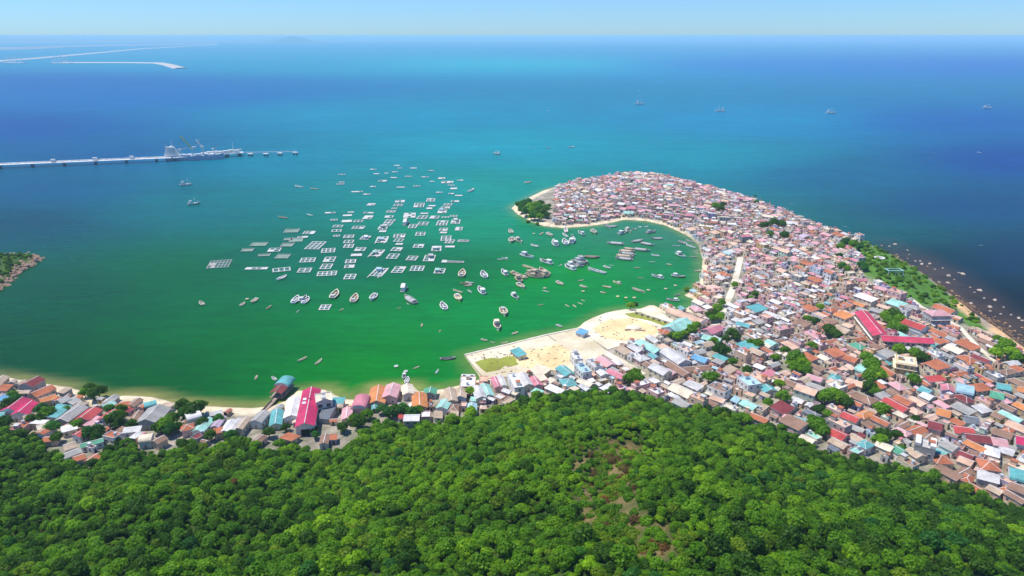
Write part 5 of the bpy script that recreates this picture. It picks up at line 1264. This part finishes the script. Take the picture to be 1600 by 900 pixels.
crane(306, 242, 13, (10, 14), 0.4, 'tall pale lattice crane left of the middle of the ship', 'pale')
crane(318, 242, 14, (-11, 12), -0.3, 'pale lattice crane leaning left over the ship middle', 'pale')
crane(335, 241, 9, (9, 10), 0.2, 'low pale lattice crane near the bow of the ship', 'pale')
crane(283, 243, 10, (12, 4), 0.2, 'short pale crane beside the white bridge', 'pale')
E = [at(x, y, 4) for x, y in [(392, 240), (416, 240), (438, 239), (462, 238)]]; rzE, LE = frame(C_, E[-1])
root = empty('catwalk', (C_[0], C_[1], 0), rzE); m = MB(); m.box((LE / 2, 0, 5.2), (LE, 2.6, .9)); m.build('walkway', steel, root); m = MB()
for s_ in (-.7, .7): m.box((LE / 2, s_, 5.8), (LE, .12, .9))
m.build('railing', white, root); tag(root, 'thin steel catwalk linking the mooring posts to the platform', 'walkway')
for k, ((x, y), t) in enumerate(zip(E, ('nearest the loading platform', 'second out from the platform', 'third out from the platform', 'outermost on the catwalk'))):
    r_ = empty('mooring_dolphin', (x, y - 3, 0)); m = MB(); m.box((0, 0, 4), (8, 7, 1.6)); m.build('cap', white, r_); m = MB()
    for i in (-2.5, 2.5):
        for j in (-2, 2): m.cyl((i, j, -2), .8, 5.3, 8)
    m.build('pile', dkst, r_); tag(r_, 'white capped mooring dolphin ' + t, 'mooring post', 'mooring dolphins')
# ------------------------------------------------------------------ far coast, breakwaters, hill
def ridge(name, pts, base, label, colour, wdt, seed, kind='structure'):
    """low land along a far line: pts (px, py at water, height m)"""
    m = MB(); prev = None; r = random.Random(seed); Q = []
    for i in range(len(pts) - 1):
        for k in range(12):
            t = k / 12; Q.append(tuple(pts[i][j] * (1 - t) + pts[i + 1][j] * t for j in range(3)))
    Q.append(pts[-1]); rows = []
    for px, py, h in Q:
        x, y = at(px, py); d = math.hypot(x, y); ux, uy = x / d, y / d; row = []
        for k in range(7):
            f = k / 6; z = h * math.sin(math.pi * f) ** .8 * (.93 + .14 * r.random()) if 0 < k < 6 else -3
            row.append((x + ux * wdt * f, y + uy * wdt * f, z))
        rows.append(row)
    for a, b in zip(rows, rows[1:]):
        for k in range(6): m.quad([a[k], b[k], b[k + 1], a[k + 1]])
    return tag(m.build(name, mat(name, colour, .95, 'sandy')), kind='structure')
ridge('far_coast', [(-120, 80, 16), (0, 78, 20), (60, 76.5, 16), (100, 74, 10), (160, 72, 12), (260, 70.5, 14), (340, 69.5, 8)], 0, '', (.30, .30, .26), 2600, 3)
ridge('far_hills', [(-100, 67, 110), (60, 67, 150), (140, 66.5, 60), (230, 66, 130), (330, 66, 50), (400, 66, 90), (560, 65, 60), (800, 64, 40), (930, 64, 10)], 0, '', (.22, .26, .24), 2500, 4)
ridge('distant_hill', [(405, 67.5, 4), (428, 67.5, 60), (444, 67.5, 150), (458, 67.5, 190), (474, 67.5, 150), (490, 67.5, 60), (512, 67.5, 4)], 0, '', (.10, .16, .14), 1500, 9)
def mole(name, pts, wd, h, label):
    m = MB(); P = [at(x, y) for x, y in pts]
    for i in range(len(P) - 1):
        a, b = P[i], P[i + 1]; L = math.dist(a, b); nx, ny = -(b[1] - a[1]) / L, (b[0] - a[0]) / L
        def pt(p, o, z): return (p[0] + nx * o, p[1] + ny * o, z)
        m.quad([pt(a, -wd / 2, h), pt(b, -wd / 2, h), pt(b, wd / 2, h), pt(a, wd / 2, h)])
        m.quad([pt(a, -wd, -1), pt(b, -wd, -1), pt(b, -wd / 2, h), pt(a, -wd / 2, h)]); m.quad([pt(a, wd, -1), pt(b, wd, -1), pt(b, wd / 2, h), pt(a, wd / 2, h)])
    o = m.build(name, mat('breakwater stone', (.60, .55, .48), .9, 'rock')); return tag(o, label, 'breakwater')
mole('breakwater', [(100, 98), (160, 98), (210, 98.2), (248, 98.8), (262, 101), (272, 104), (283, 107)], 48, 5, 'pale breakwater that bends towards the viewer at its right end')
mole('causeway', [(-90, 104), (0, 95.5), (60, 91), (100, 87.5), (160, 82), (220, 76.5), (290, 72.5), (340, 70)], 50, 6, 'long straight pale causeway slanting away to the far coast')
for px, py, n_, lab in ((22, 99, 4, 'pale port cranes at the far left below the causeway'), (96, 99.5, 5, 'cluster of port cranes where the bent breakwater starts')):
    x, y = at(px, py); r_ = empty('port_quay', (x, y, 0)); m = MB(); m.box((0, 0, 3), (150, 60, 6)); m.build('quay', mat('pier concrete', (.7, .7, .7)), r_)
    for k in range(n_):
        m = MB(); q = -60 + k * 120 / (n_ - 1)
        for sx_ in (-8, 8): m.bar((q + sx_, 0, 6), (q + sx_, 0, 42), 3)
        m.bar((q - 14, 0, 40 + 4 * (k % 2)), (q + 22, -10, 50 + 8 * (k % 3)), 3); m.build('gantry', white, r_)
    tag(r_, lab, 'port')
# ------------------------------------------------------------------ rocks on the outer shore and the islet
def rock_mesh(seed):
    r = random.Random(seed); m = MB(); n = 8; prev = None; rings = []
    for q, (zz_, rr) in enumerate(((-.6, 1.0), (.1, .95), (.55, .6), (.75, .15))):
        rings.append([(rr * r.uniform(.7, 1.2) * math.cos(2 * math.pi * k / n), rr * r.uniform(.7, 1.2) * math.sin(2 * math.pi * k / n), zz_ * r.uniform(.8, 1.15)) for k in range(n)])
    for a, b in zip(rings, rings[1:]):
        for k in range(n): m.quad([a[k], a[(k + 1) % n], b[(k + 1) % n], b[k]])
    m.quad(rings[-1]); return m
RK = [rock_mesh(k) for k in range(5)]
ROCKC = {'pale': (.52, .45, .37), 'orange brown': (.48, .30, .17), 'dark': (.16, .12, .10)}
RKM = {c: [RK[k].mesh('rock', [mat('rock ' + c, v, .9, 'rock')]) for k in range(5)] for c, v in ROCKC.items()}
ROCKS = [(1378, 384, 'o'), (1390, 385, 'p'), (1399, 382, 'P'), (1401, 398, 'o'), (1418, 391, 'p'), (1421, 398, 'p'), (1418, 404, 'o'), (1430, 408, 'p'), (1438, 408, 'p'), (1426, 416, 'p'), (1441, 413, 'P'), (1453, 412, 'P'), (1473, 419, 'p'), (1449, 449 - 33, 'o'), (1461, 421, 'p'),
         (1482, 431, 'P'), (1498, 426, 'p'), (1504, 428, 'P'), (1467, 441, 'p'), (1481, 442, 'P'), (1491, 437, 'o'), (1516, 449, 'p'), (1523, 457, 'p'), (1531, 454, 'P'), (1488, 455, 'o'), (1495, 462, 'o'), (1538, 466, 'p'), (1555, 469, 'P'), (1517, 474, 'P'), (1522, 479, 'p'), (1547, 480, 'P'), (1547, 486, 'p'), (1568, 480, 'p'),
         (1533, 490, 'o'), (1545, 497, 'o'), (1555, 495, 'o'), (1564, 491, 'p'), (1580, 492, 'p'), (1592, 497, 'P'), (1597, 501, 'p'), (1571, 505, 'o'), (1578, 510, 'p'), (1586, 517, 'o'), (1592, 523, 'o'), (1597, 512, 'o'), (1562, 512, 'o'), (1390, 402, 'o'), (1398, 406, 'o'), (1404, 401, 'o')]
items = []
for px, py, t in ROCKS:
    x, y = at(px, py); c = 'orange brown' if t == 'o' else 'pale'
    s_ = R.uniform(1.3, 1.9) if t == 'P' else R.uniform(.6, 1.1)
    o = bpy.data.objects.new('rock', RKM[c][R.randrange(5)]); COL.objects.link(o); o.location = (x, y, 0); o.rotation_euler = (0, 0, R.uniform(0, 6)); o.scale = (s_ * 1.5, s_, s_)
    tag(o, None, 'rock', 'rocks in the shallows of the outer coast'); items.append(dict(o=o, px=px, py=py, d='%s%s shore rock' % ('large ' if t == 'P' else '', c), s='%s%s rock' % ('large ' if t == 'P' else '', c)))
def rock_region(px, py):
    if py < 400: return 'below the far end of the green slope'
    if py < 425: return 'off the dark green slope'
    if py < 462: return 'off the middle of the outer coast'
    if py < 485: return 'off the first orange beach'
    return 'at the right frame edge by the last beach'
label_all(items, rock_region)
mb = MB()
for _ in range(330):
    q = R.uniform(0, 1); px = 1395 + q * 215; base = 398 + q * 150; x, y = at(px, base - R.uniform(-1, 1) ** 2 * 15 * q - 1)
    if float(sdist(np.array([x]), np.array([y]), LAND)[0]) > 6: continue
    s_ = R.uniform(.3, 1.1); mb.add(RK[R.randrange(5)], (x, y, hz(x, y) if False else R.uniform(-.3, .05)), R.uniform(0, 6)); n0 = len(RK[0].v)
    k = len(mb.v) - n0
    for i in range(k, len(mb.v)): a = mb.v[i]; mb.v[i] = (x + (a[0] - x) * s_, y + (a[1] - y) * s_, a[2] * s_)
tag(mb.build('shore_boulders', mat('rock wet', (.28, .17, .10), .8, 'rock')), 'strewn brown boulders and reef along the outer shore', 'boulders', None, 'stuff')
mb = MB(); ip = ISLE[2:9]
for _ in range(130):
    i = R.randrange(len(ip) - 1); t = R.random(); x = ip[i][0] * (1 - t) + ip[i + 1][0] * t - abs(R.gauss(0, 6)); y = ip[i][1] * (1 - t) + ip[i + 1][1] * t + R.gauss(0, 4)
    s_ = R.uniform(.7, 2.6); z = max(-.3, hz(x, y)); k = len(mb.v); mb.add(RK[R.randrange(5)], (0, 0, 0), R.uniform(0, 6))
    for j in range(k, len(mb.v)): a = mb.v[j]; mb.v[j] = (x + a[0] * s_, y + a[1] * s_, z + a[2] * s_)
tag(mb.build('islet_boulders', mat('rock tan', (.44, .30, .21), .9, 'rock')), 'tan boulders piled round the shore of the green islet', 'boulders', None, 'stuff')
# a few small things in the open
x, y = at(990, 513, 1.9); r_ = empty('sand_heap', (x, y, 1.8)); m = MB(); m.dome((0, 0, 0), 6, 2.2, 12, 3, 0, .7); m.build('heap', sandw, r_); m = MB(); m.box((-4, -3, .5), (6, 1.5, 1.0), 0, .3); m.box((4, -4, .4), (7, 1.2, .8), 0, -.2); m.build('timber', WOOD(), r_); tag(r_, 'pale heap with dark timber beside it on the round sand flat', 'heap')
m = MB()
for k in range(7): m.box((k * 6, 0, 1.0), (.5, .5, 2.0))
x, y = at(992, 489, 1.9); x2, y2 = at(1046, 506, 1.9); rzf, Lf = frame((x, y), (x2, y2)); r_ = empty('quay_wall', (x, y, 1.8), rzf); m = MB(); m.box((Lf / 2, 0, .9), (Lf, .5, 1.8)); m.build('wall', wallmat('cream'), r_); m = MB()
for k in range(int(Lf / 5)): m.box((k * 5 + 2, -.8, .6), (1.2, .9, 1.2))
m.build('block', mat('dark block', (.12, .11, .10), .9), r_); tag(r_, 'cream wall with dark blocks along the back of the round sand flat', 'wall')
for px, py, wd_, lab in ((1397, 424, 12, 'pale open frame pavilion on the green slope'), (1374, 403, 9, 'small round white enclosure on the green slope')):
    x, y = hit(px, py, 2); r_ = empty('pavilion', (x, y, hz(x, y)));
    if wd_ == 12:
        m = MB()
        for i in (-6, 0, 6):
            for j in (-3, 3): m.box((i, j, 1), (.5, .5, 5.0))
        m.build('post', white, r_); m = MB(); m.box((0, -3, 3.4), (13, 1, .5)); m.box((0, 3, 3.4), (13, 1, .5)); m.box((-6, 0, 3.4), (1, 5, .5)); m.box((6, 0, 3.4), (1, 5, .5)); m.build('beam', roofmat('mint'), r_)
    else:
        m = MB()
        for e in range(16):
            a0, a1 = 2 * math.pi * e / 16, 2 * math.pi * (e + 1) / 16; m.bar((4 * math.cos(a0), 4 * math.sin(a0), 1), (4 * math.cos(a1), 4 * math.sin(a1), 1), 1.6, 3)
        m.build('wall', white, r_); m = MB(); m.cyl((0, 0, -.5), 3.4, .9, 16); m.build('floor', conc, r_)
    tag(r_, lab, 'pavilion')
# ------------------------------------------------------------------ haze
m = MB(); m.box((0, 15000, 99.5), (60000, 40000, 213)); hm = bpy.data.materials.new('haze'); hm.use_nodes = True; n = hm.node_tree.nodes; n.clear()
out = n.new('ShaderNodeOutputMaterial'); pv = n.new('ShaderNodeVolumePrincipled'); pv.inputs['Color'].default_value = (*HAZE_COL, 1); pv.inputs['Density'].default_value = HAZE_DENS; pv.inputs['Anisotropy'].default_value = 0.0
hm.node_tree.links.new(pv.outputs[0], out.inputs['Volume'])
tag(m.build('haze', hm), None, None, None, 'stuff')
sc.cycles.volume_bounces = 1; sc.cycles.volume_step_rate = 10; sc.cycles.volume_max_steps = 32
